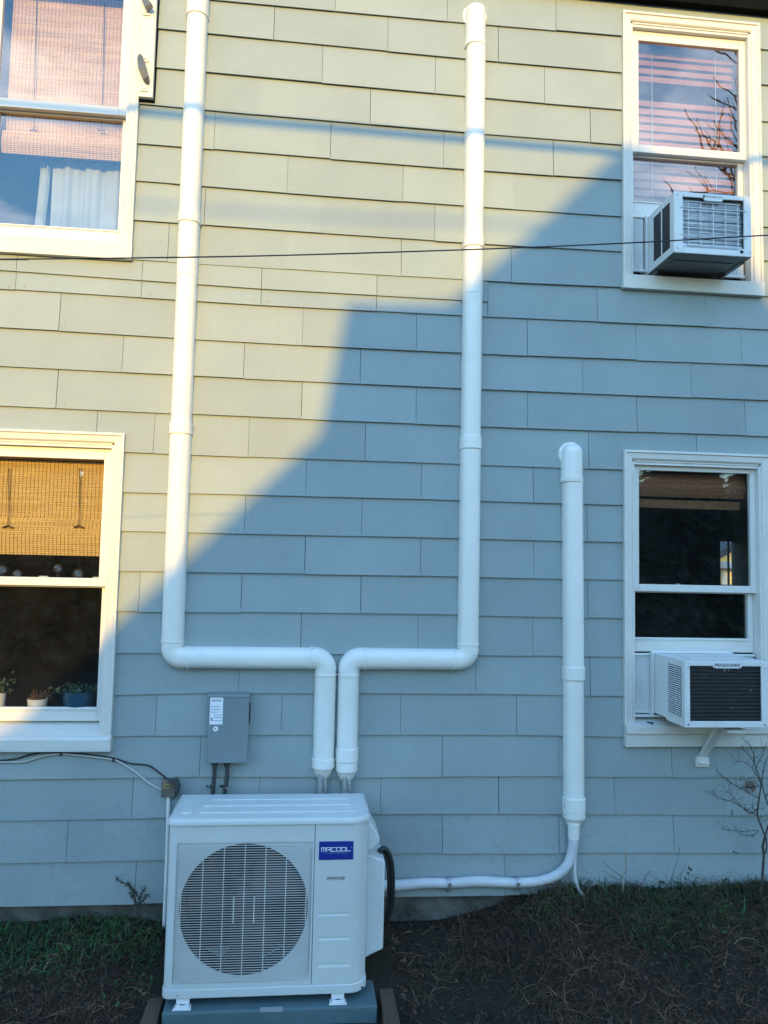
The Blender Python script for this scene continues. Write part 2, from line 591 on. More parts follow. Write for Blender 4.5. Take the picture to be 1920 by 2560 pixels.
# sheathing with the four openings
holes = [(w['xl'] + 0.03, w['xr'] - 0.03, w['sill'][0] + 0.02, w['top'] - 0.03) for w in WINDOWS]
xs = sorted({HX0, HX1, *[h[0] for h in holes], *[h[1] for h in holes]})
zs = sorted({0.33, 5.60, *[h[2] for h in holes], *[h[3] for h in holes]})
mb = MB()
for i in range(len(xs) - 1):
    for j in range(len(zs) - 1):
        cx, cz = (xs[i] + xs[i + 1]) / 2, (zs[j] + zs[j + 1]) / 2
        if not any(h[0] < cx < h[1] and h[2] < cz < h[3] for h in holes):
            mb.box(xs[i], xs[i + 1], 0.0, 0.10, zs[j], zs[j + 1])
build('wall_sheathing', mb, M['black'], house)
mb = MB().box(HX0 + 0.02, HX1 - 0.02, 0.03, 0.25, -0.4, 0.33)
build('foundation', mb, M['concrete'], house)

LINES=[
  [(-0.357, 5.337), (0.86, 5.34), (1.154, 5.342), (1.835, 5.351)] ,
  [(-0.911, 5.133), (-0.35, 5.127), (0.868, 5.118), (1.156, 5.118), (1.835, 5.121)] ,
  [(-0.903, 4.902), (-0.343, 4.896), (0.871, 4.888), (1.158, 4.884), (1.83, 4.886)] ,
  [(-0.995, 4.682), (-0.336, 4.672), (0.87, 4.663), (1.16, 4.664), (1.834, 4.666)] ,
  [(-0.994, 4.451), (-0.328, 4.445), (0.868, 4.44), (1.162, 4.439), (1.83, 4.449)] ,
  [(-0.991, 4.234), (-0.321, 4.223), (0.868, 4.218), (1.164, 4.218), (1.827, 4.22)] ,
  [(-0.988, 4.007), (-0.314, 4.0), (0.868, 3.999), (1.166, 4.0), (1.822, 4.007)] ,
  [(-0.307, 3.78), (0.868, 3.776), (1.168, 3.779), (1.824, 3.79)] ,
  [(-1.675, 3.575), (-0.299, 3.562), (0.866, 3.566), (1.17, 3.567), (2.745, 3.588)] ,
  [(-1.664, 3.361), (-0.292, 3.345), (0.868, 3.347), (1.172, 3.347), (2.742, 3.368)] ,
  [(-1.652, 3.146), (-0.286, 3.14), (0.867, 3.142), (1.174, 3.142), (2.738, 3.152)] ,
  [(-1.64, 2.933), (-0.279, 2.925), (0.866, 2.926), (1.176, 2.926), (2.735, 2.936)] ,
  [(-0.976, 2.706), (-0.271, 2.703), (0.869, 2.704), (1.178, 2.703), (1.827, 2.704)] ,
  [(-0.973, 2.486), (-0.265, 2.491), (0.874, 2.498), (1.18, 2.495), (1.829, 2.498)] ,
  [(-0.982, 2.276), (-0.258, 2.278), (0.877, 2.282), (1.182, 2.281), (1.827, 2.282)] ,
  [(-0.979, 2.057), (-0.251, 2.063), (0.88, 2.07), (1.184, 2.065), (1.831, 2.068)] ,
  [(-0.982, 1.843), (-0.244, 1.85), (0.883, 1.854), (1.186, 1.849), (1.835, 1.847)] ,
  [(-0.98, 1.624), (1.011, 1.635), (1.188, 1.632), (1.837, 1.627)] ,
  [(-0.977, 1.4), (-0.23, 1.419), (1.19, 1.416), (1.84, 1.404)] ,
  [(-0.969, 1.183), (-0.746, 1.191), (-0.222, 1.196), (1.192, 1.191), (1.843, 1.178)] ,
  [(-1.533, 0.964), (-0.516, 0.972), (-0.215, 0.967), (1.194, 0.965), (2.461, 0.952)] ,
  [(-1.522, 0.758), (-0.685, 0.763), (0.402, 0.772), (1.196, 0.763), (2.634, 0.738)] ,
  [(-1.51, 0.542), (-0.676, 0.546), (0.512, 0.559), (1.198, 0.552), (2.651, 0.528)] ,
  [(-1.499, 0.327), (-0.675, 0.325), (0.541, 0.334), (1.094, 0.328), (2.224, 0.323)] ,
]
JOINTS=[
  [0.098, 0.76, 1.424] ,
  [-0.25, 0.412, 1.072] ,
  [0.034, 0.696, 1.355] ,
  [0.318, 1.639] ,
  [-0.565, 0.094, 0.753, 1.412] ,
  [-0.146, 0.517] ,
  [-0.602, 0.708] ,
  [-0.794, 0.516, 1.163] ,
  [-1.596, -0.928, -0.273, 0.379, 1.027, 1.683, 2.348] ,
  [-1.356, -0.035, 0.612, 1.262, 1.92] ,
  [-1.013, -0.356, 0.295, 1.594, 2.257] ,
  [-1.35, -0.029, 0.618, 1.267, 1.923, 2.593] ,
  [-1.133, -0.827, -0.315, 0.333, 1.633, 2.29] ,
  [0.007, 0.656, 1.304] ,
  [-0.321, 0.323, 1.625] ,
  [0.014, 0.66, 1.31] ,
  [-0.868, -0.326, 0.328, 1.63] ,
  [0.003, 0.652, 1.306] ,
  [-0.323, 0.983, 1.643] ,
  [-0.754, -0.089, 0.563, 1.218] ,
  [-0.514, 0.799, 1.46, 2.124] ,
  [-0.857, -0.195, 0.462, 1.12, 1.786] ,
  [-1.181, 0.807, 1.466, 2.134] ,
  [-0.824, 1.159, 1.853] ,
]

# each course is a run of shingles 0.654 m long; joints seen in the photograph, the painted-over ones follow their spacing
EXTRA = [(-3.6, 3.700), (-1.681, 3.678), (-0.743, 3.663), (-0.303, 3.656), (0.865, 3.657)]
PITCH = 0.654


def z_at(line, x):
    a = np.array(line)
    return float(np.interp(x, a[:, 0], a[:, 1]))


def rect_minus(rects, hole):
    out = []
    for x0, x1, z0, z1 in rects:
        hx0, hx1, hz0, hz1 = max(x0, hole[0]), min(x1, hole[1]), max(z0, hole[2]), min(z1, hole[3])
        if hx0 >= hx1 or hz0 >= hz1:
            out.append((x0, x1, z0, z1))
            continue
        if hx0 - x0 > 0.004: out.append((x0, hx0, z0, z1))
        if x1 - hx1 > 0.004: out.append((hx1, x1, z0, z1))
        if hz0 - z0 > 0.004: out.append((hx0, hx1, z0, hz0))
        if z1 - hz1 > 0.004: out.append((hx0, hx1, hz1, z1))
    return out


whole = [(w['xl'] + 0.012, w['xr'] - 0.012, w['sill'][0] + 0.006, w['top'] - 0.012) for w in WINDOWS]
for i, line in enumerate(LINES):
    upper = LINES[i - 1] if i else [(-4, 5.585), (5, 5.585)]
    seen = sorted(JOINTS[i])
    # extend the lattice to both ends and fill the gaps
    js = list(seen)
    x = seen[0] - PITCH
    while x > HX0 + 0.1:
        js.append(x); x -= PITCH
    x = seen[-1] + PITCH
    while x < HX1 - 0.1:
        js.append(x); x += PITCH
    js.sort()
    full = [js[0]]
    for a in js[1:]:
        n = max(1, round((a - full[-1]) / PITCH))
        s = full[-1]
        full += [s + (a - s) * k / n for k in range(1, n + 1)]
    ends = [HX0] + full + [HX1]
    for k in range(len(ends) - 1):
        x0, x1 = ends[k], ends[k + 1]
        is_seen = lambda e: any(abs(e - q) < 1e-6 for q in seen)
        ga = 0.0006 + 0.0013 * random.random() if is_seen(x0) else 0.00015
        gb = 0.0006 + 0.0013 * random.random() if is_seen(x1) else 0.00015
        x0 += ga; x1 -= gb
        jz = random.uniform(-0.0025, 0.0022)
        bow = random.uniform(-0.0026, 0.0022)
        pieces = [(0, 1)]
        ex = 1 if (i == 8 and x0 < 0.80) else 0
        for lap in range(1 + ex):
            # a course may carry a narrow doubler strip: lap 0 is the strip on top
            if ex and lap == 0:
                zb0, zb1 = z_at(EXTRA, x0), z_at(EXTRA, x1)
                zt0, zt1 = z_at(upper, x0) + 0.02, z_at(upper, x1) + 0.02
                yo, tk = -0.0190, 0.004
            else:
                zb0, zb1 = z_at(line, x0) + jz, z_at(line, x1) + jz
                if ex:
                    zt0, zt1 = z_at(EXTRA, x0) + 0.02, z_at(EXTRA, x1) + 0.02
                else:
                    zt0, zt1 = z_at(upper, x0) + 0.02, z_at(upper, x1) + 0.02
                yo, tk = -0.0190, 0.0057
            rects = [(x0, x1, min(zb0, zb1), max(zt0, zt1))]
            for h in whole:
                rects = [r for q in rects for r in rect_minus([q], h)]
            if not rects:
                continue
            zb, zt = min(zb0, zb1), max(zt0, zt1)
            mb = MB()

            def fy(z):                     # front surface: tucked at the top, proud at the butt
                t = (z - zb) / max(1e-6, zt - zb)
                return (yo + bow) * (1 - t) + (-0.0045 if not (ex and lap == 0) else -0.0105) * t
            for (a, b_, c, d) in rects:
                def bz(x, z):
                    if abs(z - zb) < 1e-6:
                        return zb0 + (zb1 - zb0) * (x - x0) / (x1 - x0)
                    if abs(z - zt) < 1e-6:
                        return zt0 + (zt1 - zt0) * (x - x0) / (x1 - x0)
                    return z
                vs = []
                for z in (c, d):
                    for x in (a, b_):
                        zz = bz(x, z)
                        vs.append((x, fy(z), zz))
                        vs.append((x, min(fy(z) + tk, -0.0005), zz))
                mb.add(vs, [(0, 2, 6, 4), (1, 5, 7, 3), (0, 1, 3, 2), (4, 6, 7, 5), (0, 4, 5, 1), (2, 3, 7, 6)])
            build('shingle', mb, M['siding'], house)

# dark little nail heads here and there at the butts
mb = MB()
for i in range(6, len(LINES)):
    for q in JOINTS[i]:
        for s in (-1, 1):
            if random.random() < 0.55:
                x = q + s * random.uniform(0.025, 0.05)
                z = z_at(LINES[i], x) + random.uniform(0.014, 0.03)
                if not any(h[0] - 0.01 < x < h[1] + 0.01 and h[2] - 0.01 < z < h[3] + 0.01 for h in whole):
                    mb.lathe((x, -0.0155, z), [(0.0032, 0.004), (0.0032, -0.0030)], 6, 'y')
build('nail_head', mb, M['interface'], house, kind='stuff')

# eave above the wall
mb = MB().box(HX0 - 0.2, HX1 + 0.2, -0.05, 0.12, 5.572, 5.60).box(HX0 - 0.2, HX1 + 0.2, -0.066, -0.046, 5.566, 5.80)
build('eave', mb, M['soffit'], house, bevel=0.003)
mb = MB().prism([(-0.09, 5.80), (-0.09, 5.83), (4.2, 8.03), (4.2, 7.95), (0, 5.80)], HX0 - 0.2, HX1 + 0.2, 'yz')
build('roof', mb, M['roof'], house)


def casing_loft(xl, xr, zf, zt, prof):
    """moulded casing up one side, over the head with mitred corners, and down the other"""
    rings = []
    for (cx, cz, dx, dz) in ((xl, zf, 1, 0), (xl, zt, 1, -1), (xr, zt, -1, -1), (xr, zf, -1, 0)):
        rings.append([(cx + dx * u, y, cz + dz * u) for u, y in prof])
    return MB().loft(rings)


def frame_mb(x0, x1, z0, z1, l, r, bt, tp, y0, y1):
    mb = MB()
    mb.box(x0, x0 + l, y0, y1, z0, z1)
    mb.box(x1 - r, x1, y0, y1, z0, z1)
    mb.box(x0 + l, x1 - r, y0 + 0.0006, y1, z1 - tp, z1)
    mb.box(x0 + l, x1 - r, y0 + 0.0006, y1, z0, z0 + bt)
    return mb


WIN = {}
for w in WINDOWS:
    xl, xr = w['xl'], w['xr']
    tm = M['old_trim'] if w['old'] else M['trim']
    prof = [(0, -0.001), (0, -0.040), (0.013, -0.041), (0.017, -0.033), (CW - 0.008, -0.030), (CW, -0.023), (CW, -0.001)]
    win = build('window', casing_loft(xl, xr, w['foot'], w['top'], prof), M['trim'], house, bevel=0.0012)
    WIN[w['key']] = win
    # jambs and blind stops
    a, c, tz = xl + CW, xr - CW, w['top'] - CW
    mb = MB()
    mb.box(a - 0.02, a + 0.013, -0.018, 0.098, w['foot'] - 0.01, tz)
    mb.box(c - 0.013, c + 0.02, -0.018, 0.098, w['foot'] - 0.01, tz)
    mb.box(a - 0.02, c + 0.02, -0.018, 0.098, tz - 0.010, tz + 0.02)
    mb.box(a + 0.013, c - 0.013, -0.012, 0.09, tz - 0.026, tz - 0.0102)
    build('jamb', mb, M['vinyl'], win, bevel=0.001)
    s0, s1 = a + 0.013, c - 0.013
    up = build('upper_sash', frame_mb(s0, s1, w['rail'], tz - 0.026, w['gl'] - s0, s1 - w['gr'], w['g0'] - w['rail'], tz - 0.026 - w['g1'], -0.006 + SET, 0.026 + SET), M['vinyl'], win, bevel=0.0025)
    build('pane', MB().box(w['gl'] - 0.006, w['gr'] + 0.006, 0.008 + SET, 0.011 + SET, w['g0'] - 0.006, w['g1'] + 0.006), M['pane'], win)
    lo = build('lower_sash', frame_mb(s0 + 0.001, s1 - 0.001, w['sash'], w['rail'] + 0.032, 0.033, 0.033, w['lg0'] - w['sash'], 0.040, 0.031 + SET, 0.062 + SET), M['vinyl'], win, bevel=0.0025)
    build('pane', MB().box(s0 + 0.028, s1 - 0.028, 0.044 + SET, 0.047 + SET, w['lg0'] - 0.006, w['rail'] + 0.0), M['pane'], win)
    s = w['sill']
    mb = MB()
    if w['key'] in ('UL', 'UR'):
        mb.box(xl - 0.004, xr + 0.002, s[2], -0.001, s[0], s[1])
        mb.prism([(-0.02, s[1] - 0.002), (0.099, s[1] + 0.03), (0.099, s[0] + 0.04), (-0.02, s[0] + 0.04)], xl + 0.05, xr - 0.05, 'yz')
    elif w['key'] == 'LL':
        mb.prism([(s[2], s[0]), (s[2], s[1] - 0.012), (s[2] + 0.012, s[1]), (0.0, s[1] + 0.012), (0.0, s[0])], xl - 0.006, xr + 0.004, 'yz')
        mb.prism([(-0.03, s[1] + 0.006), (0.099, s[1] + 0.062), (0.099, s[0] + 0.03), (-0.03, s[0] + 0.03)], xl + 0.05, xr - 0.05, 'yz')
    else:
        mb.prism([(s[2], s[0]), (s[2], s[1] - 0.004), (0.0, s[1] + 0.008), (0.0, s[0])], xl + 0.002, xr + 0.004, 'yz')
        mb.prism([(-0.03, s[1] + 0.003), (0.099, s[1] + 0.04), (0.099, s[0] + 0.01), (-0.03, s[0] + 0.01)], xl + 0.05, xr - 0.05, 'yz')
    build('sill', mb, tm, win, bevel=0.002)
    if w['key'] == 'LR':
        build('apron', MB().box(xl + 0.003, xr + 0.004, -0.046, -0.001, 1.130, 1.202), tm, win, bevel=0.002)
    # raised lip round the lower sash foot
    build('sash_lift', MB().box(s0 + 0.03, s1 - 0.03, 0.025 + SET, 0.0312 + SET, w['lg0'] - 0.012, w['lg0'] - 0.005), M['vinyl'], win, bevel=0.001)

# rooms behind the windows: closed plaster boxes
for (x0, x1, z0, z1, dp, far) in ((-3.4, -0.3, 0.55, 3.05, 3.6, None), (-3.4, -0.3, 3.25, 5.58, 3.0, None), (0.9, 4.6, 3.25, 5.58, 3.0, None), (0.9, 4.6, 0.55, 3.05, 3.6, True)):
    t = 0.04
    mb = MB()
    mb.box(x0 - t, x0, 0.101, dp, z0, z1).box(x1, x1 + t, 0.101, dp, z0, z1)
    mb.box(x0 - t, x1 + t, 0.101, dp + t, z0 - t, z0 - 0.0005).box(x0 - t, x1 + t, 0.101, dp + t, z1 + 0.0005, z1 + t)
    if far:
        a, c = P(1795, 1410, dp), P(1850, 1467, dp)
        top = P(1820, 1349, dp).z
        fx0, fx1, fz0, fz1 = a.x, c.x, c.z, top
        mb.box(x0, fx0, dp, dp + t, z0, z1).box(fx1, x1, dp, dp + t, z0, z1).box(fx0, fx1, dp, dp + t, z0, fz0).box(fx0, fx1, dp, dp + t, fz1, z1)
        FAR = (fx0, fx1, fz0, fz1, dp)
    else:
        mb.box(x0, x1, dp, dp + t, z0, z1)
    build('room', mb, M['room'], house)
fx0, fx1, fz0, fz1, dp = FAR
mb = frame_mb(fx0, fx1, fz0, fz1, 0.022, 0.022, 0.02, 0.02, dp - 0.01, dp + 0.03)
mb.box((fx0 + fx1) / 2 - 0.008, (fx0 + fx1) / 2 + 0.008, dp, dp + 0.02, fz0, fz1)
far_win = build('window', mb, M['string'], house)
far_win['label'] = 'small far window glimpsed across the dark room'


# ================================================================== line set covers
def dprof(w, d, n=15, e=2.6, base=-0.013):
    """half-round cover section: (across, y)"""
    out = []
    for k in range(n):
        t = PI * k / (n - 1)
        c, s = -math.cos(t), math.sin(t)
        out.append((math.copysign(abs(c) ** (2 / e), c) * w / 2, base - d * abs(s) ** (2 / e)))
    return out


def sweep(stations):
    """stations: (x, z, lateral x, lateral z, width, depth)"""
    rings = []
    for x, z, lx, lz, w, d in stations:
        rings.append([(x + lx * u, y, z + lz * u) for u, y in dprof(w, d)])
    return MB().loft(rings)


DW, DD = 0.117, 0.076


def vduct(x, z0, z1, par, k=1.0, name='duct_section', x1=None):
    x1 = x if x1 is None else x1
    return build(name, sweep([(x, z0, 1, 0, DW * k, DD * k), (x1, z1, 1, 0, DW * k, DD * k)]), M['duct'], par, smooth=40)


def hduct(x0, x1, z, par, k=1.0, name='duct_section'):
    return build(name, sweep([(x0, z, 0, 1, DW * k, DD * k), (x1, z, 0, 1, DW * k, DD * k)]), M['duct'], par, smooth=40)


def coupling(x, z0, z1, par, w=1.085, x1=None):
    x1 = x if x1 is None else x1
    st = [(x, z0, 1, 0, DW * (w - .03), DD * (w - .02)), (x, z0 + .002, 1, 0, DW * w, DD * w), (x, z1 - .002, 1, 0, DW * w, DD * w), (x1, z1, 1, 0, DW * (w - .03), DD * (w - .02))]
    o = build('coupling', sweep(st), M['duct'], par, smooth=30)
    for s in (-1, 1):
        screw(o, x + s * DW * w * 0.475, -0.05, (z0 + z1) / 2 + s * 0.004, 0.0028, M['ink'])
    return o


def elbow(cx, cz, sx, sz, par, ext=0.092, r=0.060):
    """from a vertical leg (going sz) to a horizontal leg (going sx) about the corner (cx, cz)"""
    k = 1.055
    st = []
    lx0 = 1.0
    ox, oz = cx + sx * r, cz + sz * r         # arc centre
    st.append((cx, cz + sz * ext, -sx, 0, DW * k, DD * k))
    st.append((cx, cz + sz * (r + .022), -sx, 0, DW * k, DD * k))
    st.append((cx, cz + sz * (r + .020), -sx, 0, DW * 1.015, DD * 1.01))
    for i in range(13):
        a = (PI / 2) * i / 12
        # from pointing along -sx (vertical leg) to pointing along -sz (horizontal leg)
        dx, dz = -sx * math.cos(a), -sz * math.sin(a)
        st.append((ox + dx * r, oz + dz * r, dx, dz, DW * 1.015, DD * 1.01))
    st.append((cx + sx * (r + .020), cz, 0, -sz, DW * 1.015, DD * 1.01))
    st.append((cx + sx * (r + .022), cz, 0, -sz, DW * k, DD * k))
    st.append((cx + sx * ext, cz, 0, -sz, DW * k, DD * k))
    o = build('elbow', sweep(st), M['duct'], par, smooth=35)
    screw(o, cx - sx * 0.055, -0.055, cz + sz * 0.070, 0.0028, M['ink'])
    screw(o, cx + sx * 0.075, -0.055, cz - sz * 0.054, 0.0028, M['ink'])
    screw(o, cx + sx * 0.062, -0.06, cz + sz * 0.064, 0.0028, M['ink'])
    return o


def reducer(x, z0, z1, par, wb=0.55):
    st = []
    n = 6
    for i in range(n):
        a, b_ = i / n, (i + 1) / n
        ka, kb = 1.0 + (wb - 1.0) * a, 1.0 + (wb - 1.0) * b_
        za, zb_ = z1 + (z0 - z1) * a, z1 + (z0 - z1) * b_
        st.append((x, za - 0.0005, 1, 0, DW * ka, DD * ka))
        st.append((x, zb_ + 0.0012, 1, 0, DW * (kb + 0.006), DD * kb))
    return build('reducer', sweep(st), M['duct'], par, smooth=25)


def wall_inlet(x, z0, z1, par):
    """hooded fitting: dome turning back into the wall over a round flange"""
    rr = 0.060
    zc_ = z1 - rr
    st = [(x, z0, 1, 0, DW * 1.06, DD * 1.06), (x, z0 + .004, 1, 0, DW * 1.085, DD * 1.07), (x, z0 + .030, 1, 0, DW * 1.085, DD * 1.07), (x, z0 + .033, 1, 0, DW * 1.03, DD * 1.02), (x, zc_, 1, 0, DW * 1.03, DD * 1.03)]
    for i in range(1, 10):
        t = (PI / 2) * i / 9.3
        st.append((x, zc_ + rr * math.sin(t), 1, 0, DW * 1.03 * math.cos(t) ** 0.62, DD * 1.03 * math.cos(t) ** 0.8))
    o = build('wall_inlet', sweep(st), M['duct'], par, smooth=50)
    fl = build('flange', MB().lathe((x - 0.003, -0.012, zc_ - 0.002), [(0.073, 0), (0.073, -0.006), (0.066, -0.010), (0.055, -0.010)], 28, 'y'), M['duct'], o, smooth=40)
    for a in (50, 95, 140, 175):
        screw(o, x - 0.003 + 0.068 * math.cos(math.radians(a)), -0.020, zc_ + 0.068 * math.sin(math.radians(a)), 0.003, M['print'])
    return o


def zp(px, py, y=-0.06):
    return P(px, py, y).z


# --- left run
XL, XR, X3 = -0.682, 0.933, 1.532
ZH = 1.604
run = thing('pipe_cover', 'white pipe cover run beside the left windows, rising past the top of the wall', 'pipe cover', (XL, -0.05, ZH), 'white pipe covers on the wall')
cps = [(zp(490, 37), 5.54), (zp(476, 556), zp(476, 530)), (zp(456, 1085), zp(456, 1057))]
zt = 5.55
segs = [zt, cps[0][0] + .02, cps[1][0] + .02, zp(470, 690), cps[2][0] + .02, ZH + 0.085]
for i in range(len(segs) - 1):
    vduct(XL, segs[i + 1], segs[i], run, 1.0 if i != 3 else 0.975)
for z0, z1 in cps:
    coupling(XL, z0, z1, run)
elbow(XL, ZH, 1, 1, run)
XA, XB = 0.1435, 0.2700
hduct(XL + 0.085, XA - 0.085, ZH + 0.001, run)
elbow(XA, ZH + 0.002, -1, -1, run)
vduct(XA, zp(808, 1915), ZH - 0.083, run)
zc0, zc1 = zp(808, 1921), zp(808, 1897)
coupling(XA, zc0, zc1, run, 1.075)
reducer(XA, zp(806, 1948), zc0 + 0.001, run)

# --- right run
run2 = thing('pipe_cover', 'white pipe cover run in mid-wall with a hooded inlet at its top', 'pipe cover', (XR, -0.05, ZH), 'white pipe covers on the wall')
z_in = zp(1188, 112)
wall_inlet(XR - 0.004, z_in, zp(1188, 12, -0.03), run2)
cps = [(zp(1184, 617), zp(1184, 588)), (zp(1176, 1122), zp(1176, 1091))]
segs = [z_in + 0.01, cps[0][0] + .02, zp(1180, 733), cps[1][0] + .02, ZH + 0.085]
for i in range(len(segs) - 1):
    vduct(XR, segs[i + 1], segs[i], run2, 1.0 if i != 2 else 0.975)
for z0, z1 in cps:
    coupling(XR, z0, z1, run2)
elbow(XR, ZH + 0.002, -1, 1, run2)
hduct(XB + 0.085, XR - 0.085, ZH + 0.002, run2)
elbow(XB, ZH + 0.002, 1, -1, run2)
vduct(XB, zp(868, 1900), ZH - 0.083, run2)
coupling(XB, zp(868, 1905), zp(868, 1872), run2, 1.08)
coupling(XB, zp(868, 1929), zp(868, 1906), run2, 1.045)
reducer(XB, zp(867, 1954), zp(868, 1928), run2)

# --- third run
run3 = thing('pipe_cover', 'shortest white pipe cover run, beside the lower right window', 'pipe cover', (X3, -0.05, 0.9), 'white pipe covers on the wall')
z_in = zp(1431, 1205)
wall_inlet(X3 - 0.006, z_in, zp(1431, 1109, -0.03), run3)
c0, c1 = zp(1436, 1700), zp(1436, 1668)
vduct(1.540, c0 + .02, z_in + 0.01, run3, x1=1.530)
coupling(1.540, c0, c1, run3)
e0, e1 = zp(1437, 2030), zp(1437, 1996)
vduct(1.5445, e0, c0 + .02, run3, 0.98, x1=1.540)
coupling(1.5445, e0, e1, run3, 1.085)
coupling(1.5445, zp(1437, 2047), e0 + 0.001, run3, 1.06)
reducer(1.5435, zp(1436, 2070), zp(1437, 2046), run3)

# --- stubs between reducers and the unit
for (px, lab) in ((805, 'pair of foil wrapped refrigerant lines below the left reducer'), (866, 'pair of foil wrapped refrigerant lines below the right reducer')):
    a = P(px, 1946, -0.055)
    t = thing('refrigerant_lines', lab, 'pipe', (a.x, a.y, 0.62), 'foil wrapped refrigerant lines above the unit')
    for dx, r, dy in ((-0.008, 0.0155, 0), (0.017, 0.0115, 0.006)):
        build('line', MB().tube([(a.x + dx, -0.055 + dy, a.z + 0.03), (a.x + dx, -0.055 + dy, a.z - 0.05), (a.x + dx - 0.001, -0.06 + dy, a.z - 0.12), (a.x + dx - 0.004, -0.075 + dy, 0.62)], r, 12), M['copper'], t, smooth=60)
    zt = zp(px, 1983, -0.06)
    build('tie_strap', MB().tube([(a.x + 0.002 + 0.028 * math.cos(q), -0.055 + 0.0185 * math.sin(q), zt) for q in np.linspace(0, 2 * PI, 17)], 0.0025, 5), M['cable_black'], t)

# --- insulated line along the bottom of the wall
pts = [P(1435, 2066, -0.05), P(1434, 2098, -0.05), P(1429, 2135, -0.05), P(1416, 2165, -0.05), P(1390, 2188, -0.05), P(1350, 2202, -0.05), P(1292, 2207, -0.05), P(1240, 2205, -0.05), P(1190, 2203.5, -0.05), P(1122, 2208, -0.05), P(1060, 2208, -0.055), P(987, 2214, -0.07), P(930, 2212, -0.11), P(900, 2200, -0.16)]
line = thing('insulated_line', 'white insulated refrigerant line clamped along the bottom of the wall', 'pipe', tuple(P(1200, 2215, -0.05)))
build('insulation', MB().tube(pts, [0.029, 0.029, 0.028, 0.027, 0.026, 0.0255, 0.0255, 0.027, 0.029, 0.026, 0.027, 0.029, 0.028, 0.026], 14, smooth=6), M['foam'], line, smooth=70)
a = P(1434, 2072, -0.05)
build('sleeve', MB().tube([a + Vector((0.001, 0, 0.03)), a, a + Vector((-0.001, 0, -0.052))], [0.034, 0.033, 0.031], 14), M['duct'], line, smooth=50)
for px, py in ((1122, 2207), (1292, 2206)):
    a = P(px, py, -0.05)
    mb = MB()
    ring = [(a.x, -0.05 + 0.031 * math.cos(q), a.z + 0.031 * math.sin(q)) for q in np.linspace(0, 2 * PI, 19)]
    for s in (-0.007, 0.007):
        mb.tube([(p[0] + s, p[1], p[2]) for p in ring], 0.0035, 6)
    mb.box(a.x - 0.009, a.x + 0.009, -0.083, -0.079, a.z - 0.02, a.z + 0.012)
    mb.box(a.x - 0.008, a.x + 0.008, -0.05, -0.016, a.z - 0.050, a.z - 0.028)
    build('clamp', mb, M['steel'], line, bevel=0.0008)
pts = [P(1446, 2072, -0.055), P(1444, 2098, -0.06), P(1439, 2130, -0.062), P(1437, 2165, -0.065), P(1439, 2200, -0.07), P(1449, 2228, -0.08), P(1470, 2248, -0.11), P(1490, 2256, -0.14), P(1510, 2263, -0.16)]
build('drain_hose', MB().tube(pts, 0.0088, 10, smooth=6), M['foam'], None, smooth=70)
tag(bpy.data.objects['drain_hose'], 'thin white drain hose curling from the short pipe cover to the grass', 'hose')

# ================================================================== heat pump
YF, YB = -0.560, -0.155
CX0, CX1 = -0.580, 0.353
Z0, Z1 = 0.122, 0.893
DIV = 0.0965


def outline(d=0.0):
    pts = []
    x0, x1, yf, yb = CX0 - d, CX1 + d, YF - d, YB + d
    pts.append((x0, yb))
    r = 0.035 + d
    for k in range(7):
        a = PI + (PI / 2) * k / 6
        pts.append((x0 + r + r * math.cos(a), yf + r + r * math.sin(a)))
    # the right-hand corner is a wide bent facet
    pts += [(0.285, yf), (0.297, yf + 0.002), (0.322, yf + 0.016), (x1 - 0.012, yf + 0.042), (x1 - 0.003, yf + 0.054), (x1, yf + 0.072)]
    pts.append((x1, yb))
    return pts


hp = thing('heat_pump', 'ivory outdoor heat pump unit with round fan grille and blue badge', 'heat pump', (-0.11, -0.36, 0.085))
o_ = outline()
i_div = next(i for i, p in enumerate(o_) if p[0] > 0.2)
# left front: wrap strip + flat plate with a round hole
FCX, FCZ, FR = -0.2245, 0.508, 0.297
px0, px1 = CX0 + 0.035, DIV - 0.0015
mb = MB()
n = 64
ang = [2 * PI * k / n for k in range(n)]
inner = [(FCX + FR * math.cos(a), FCZ + FR * math.sin(a)) for a in ang]
outer = []
hx0, hx1, hz0, hz1 = px0 - FCX, px1 - FCX, 0.165 - FCZ, Z1 - FCZ
for a in ang:
    c, s = math.cos(a), math.sin(a)
    k = min((hx1 / c if c > 1e-9 else 1e9), (hx0 / c if c < -1e-9 else 1e9), (hz1 / s if s > 1e-9 else 1e9), (hz0 / s if s < -1e-9 else 1e9))
    outer.append((FCX + c * k, FCZ + s * k))
# push the four nearest outer points into the true corners
for cx, cz in ((px0, 0.165), (px1, 0.165), (px0, Z1), (px1, Z1)):
    j = min(range(n), key=lambda q: (outer[q][0] - cx) ** 2 + (outer[q][1] - cz) ** 2)
    outer[j] = (cx, cz)
vs, fs = [], []
for y in (YF + 0.010, YF + 0.016):
    vs += [(x, y, z) for x, z in outer] + [(x, y, z) for x, z in inner]
for k in range(n):
    j = (k + 1) % n
    fs.append((k, j, n + j, n + k))
    fs.append((2 * n + k, 3 * n + k, 3 * n + j, 2 * n + j))
    fs.append((n + k, n + j, 3 * n + j, 3 * n + k))
mb.add(vs, fs)
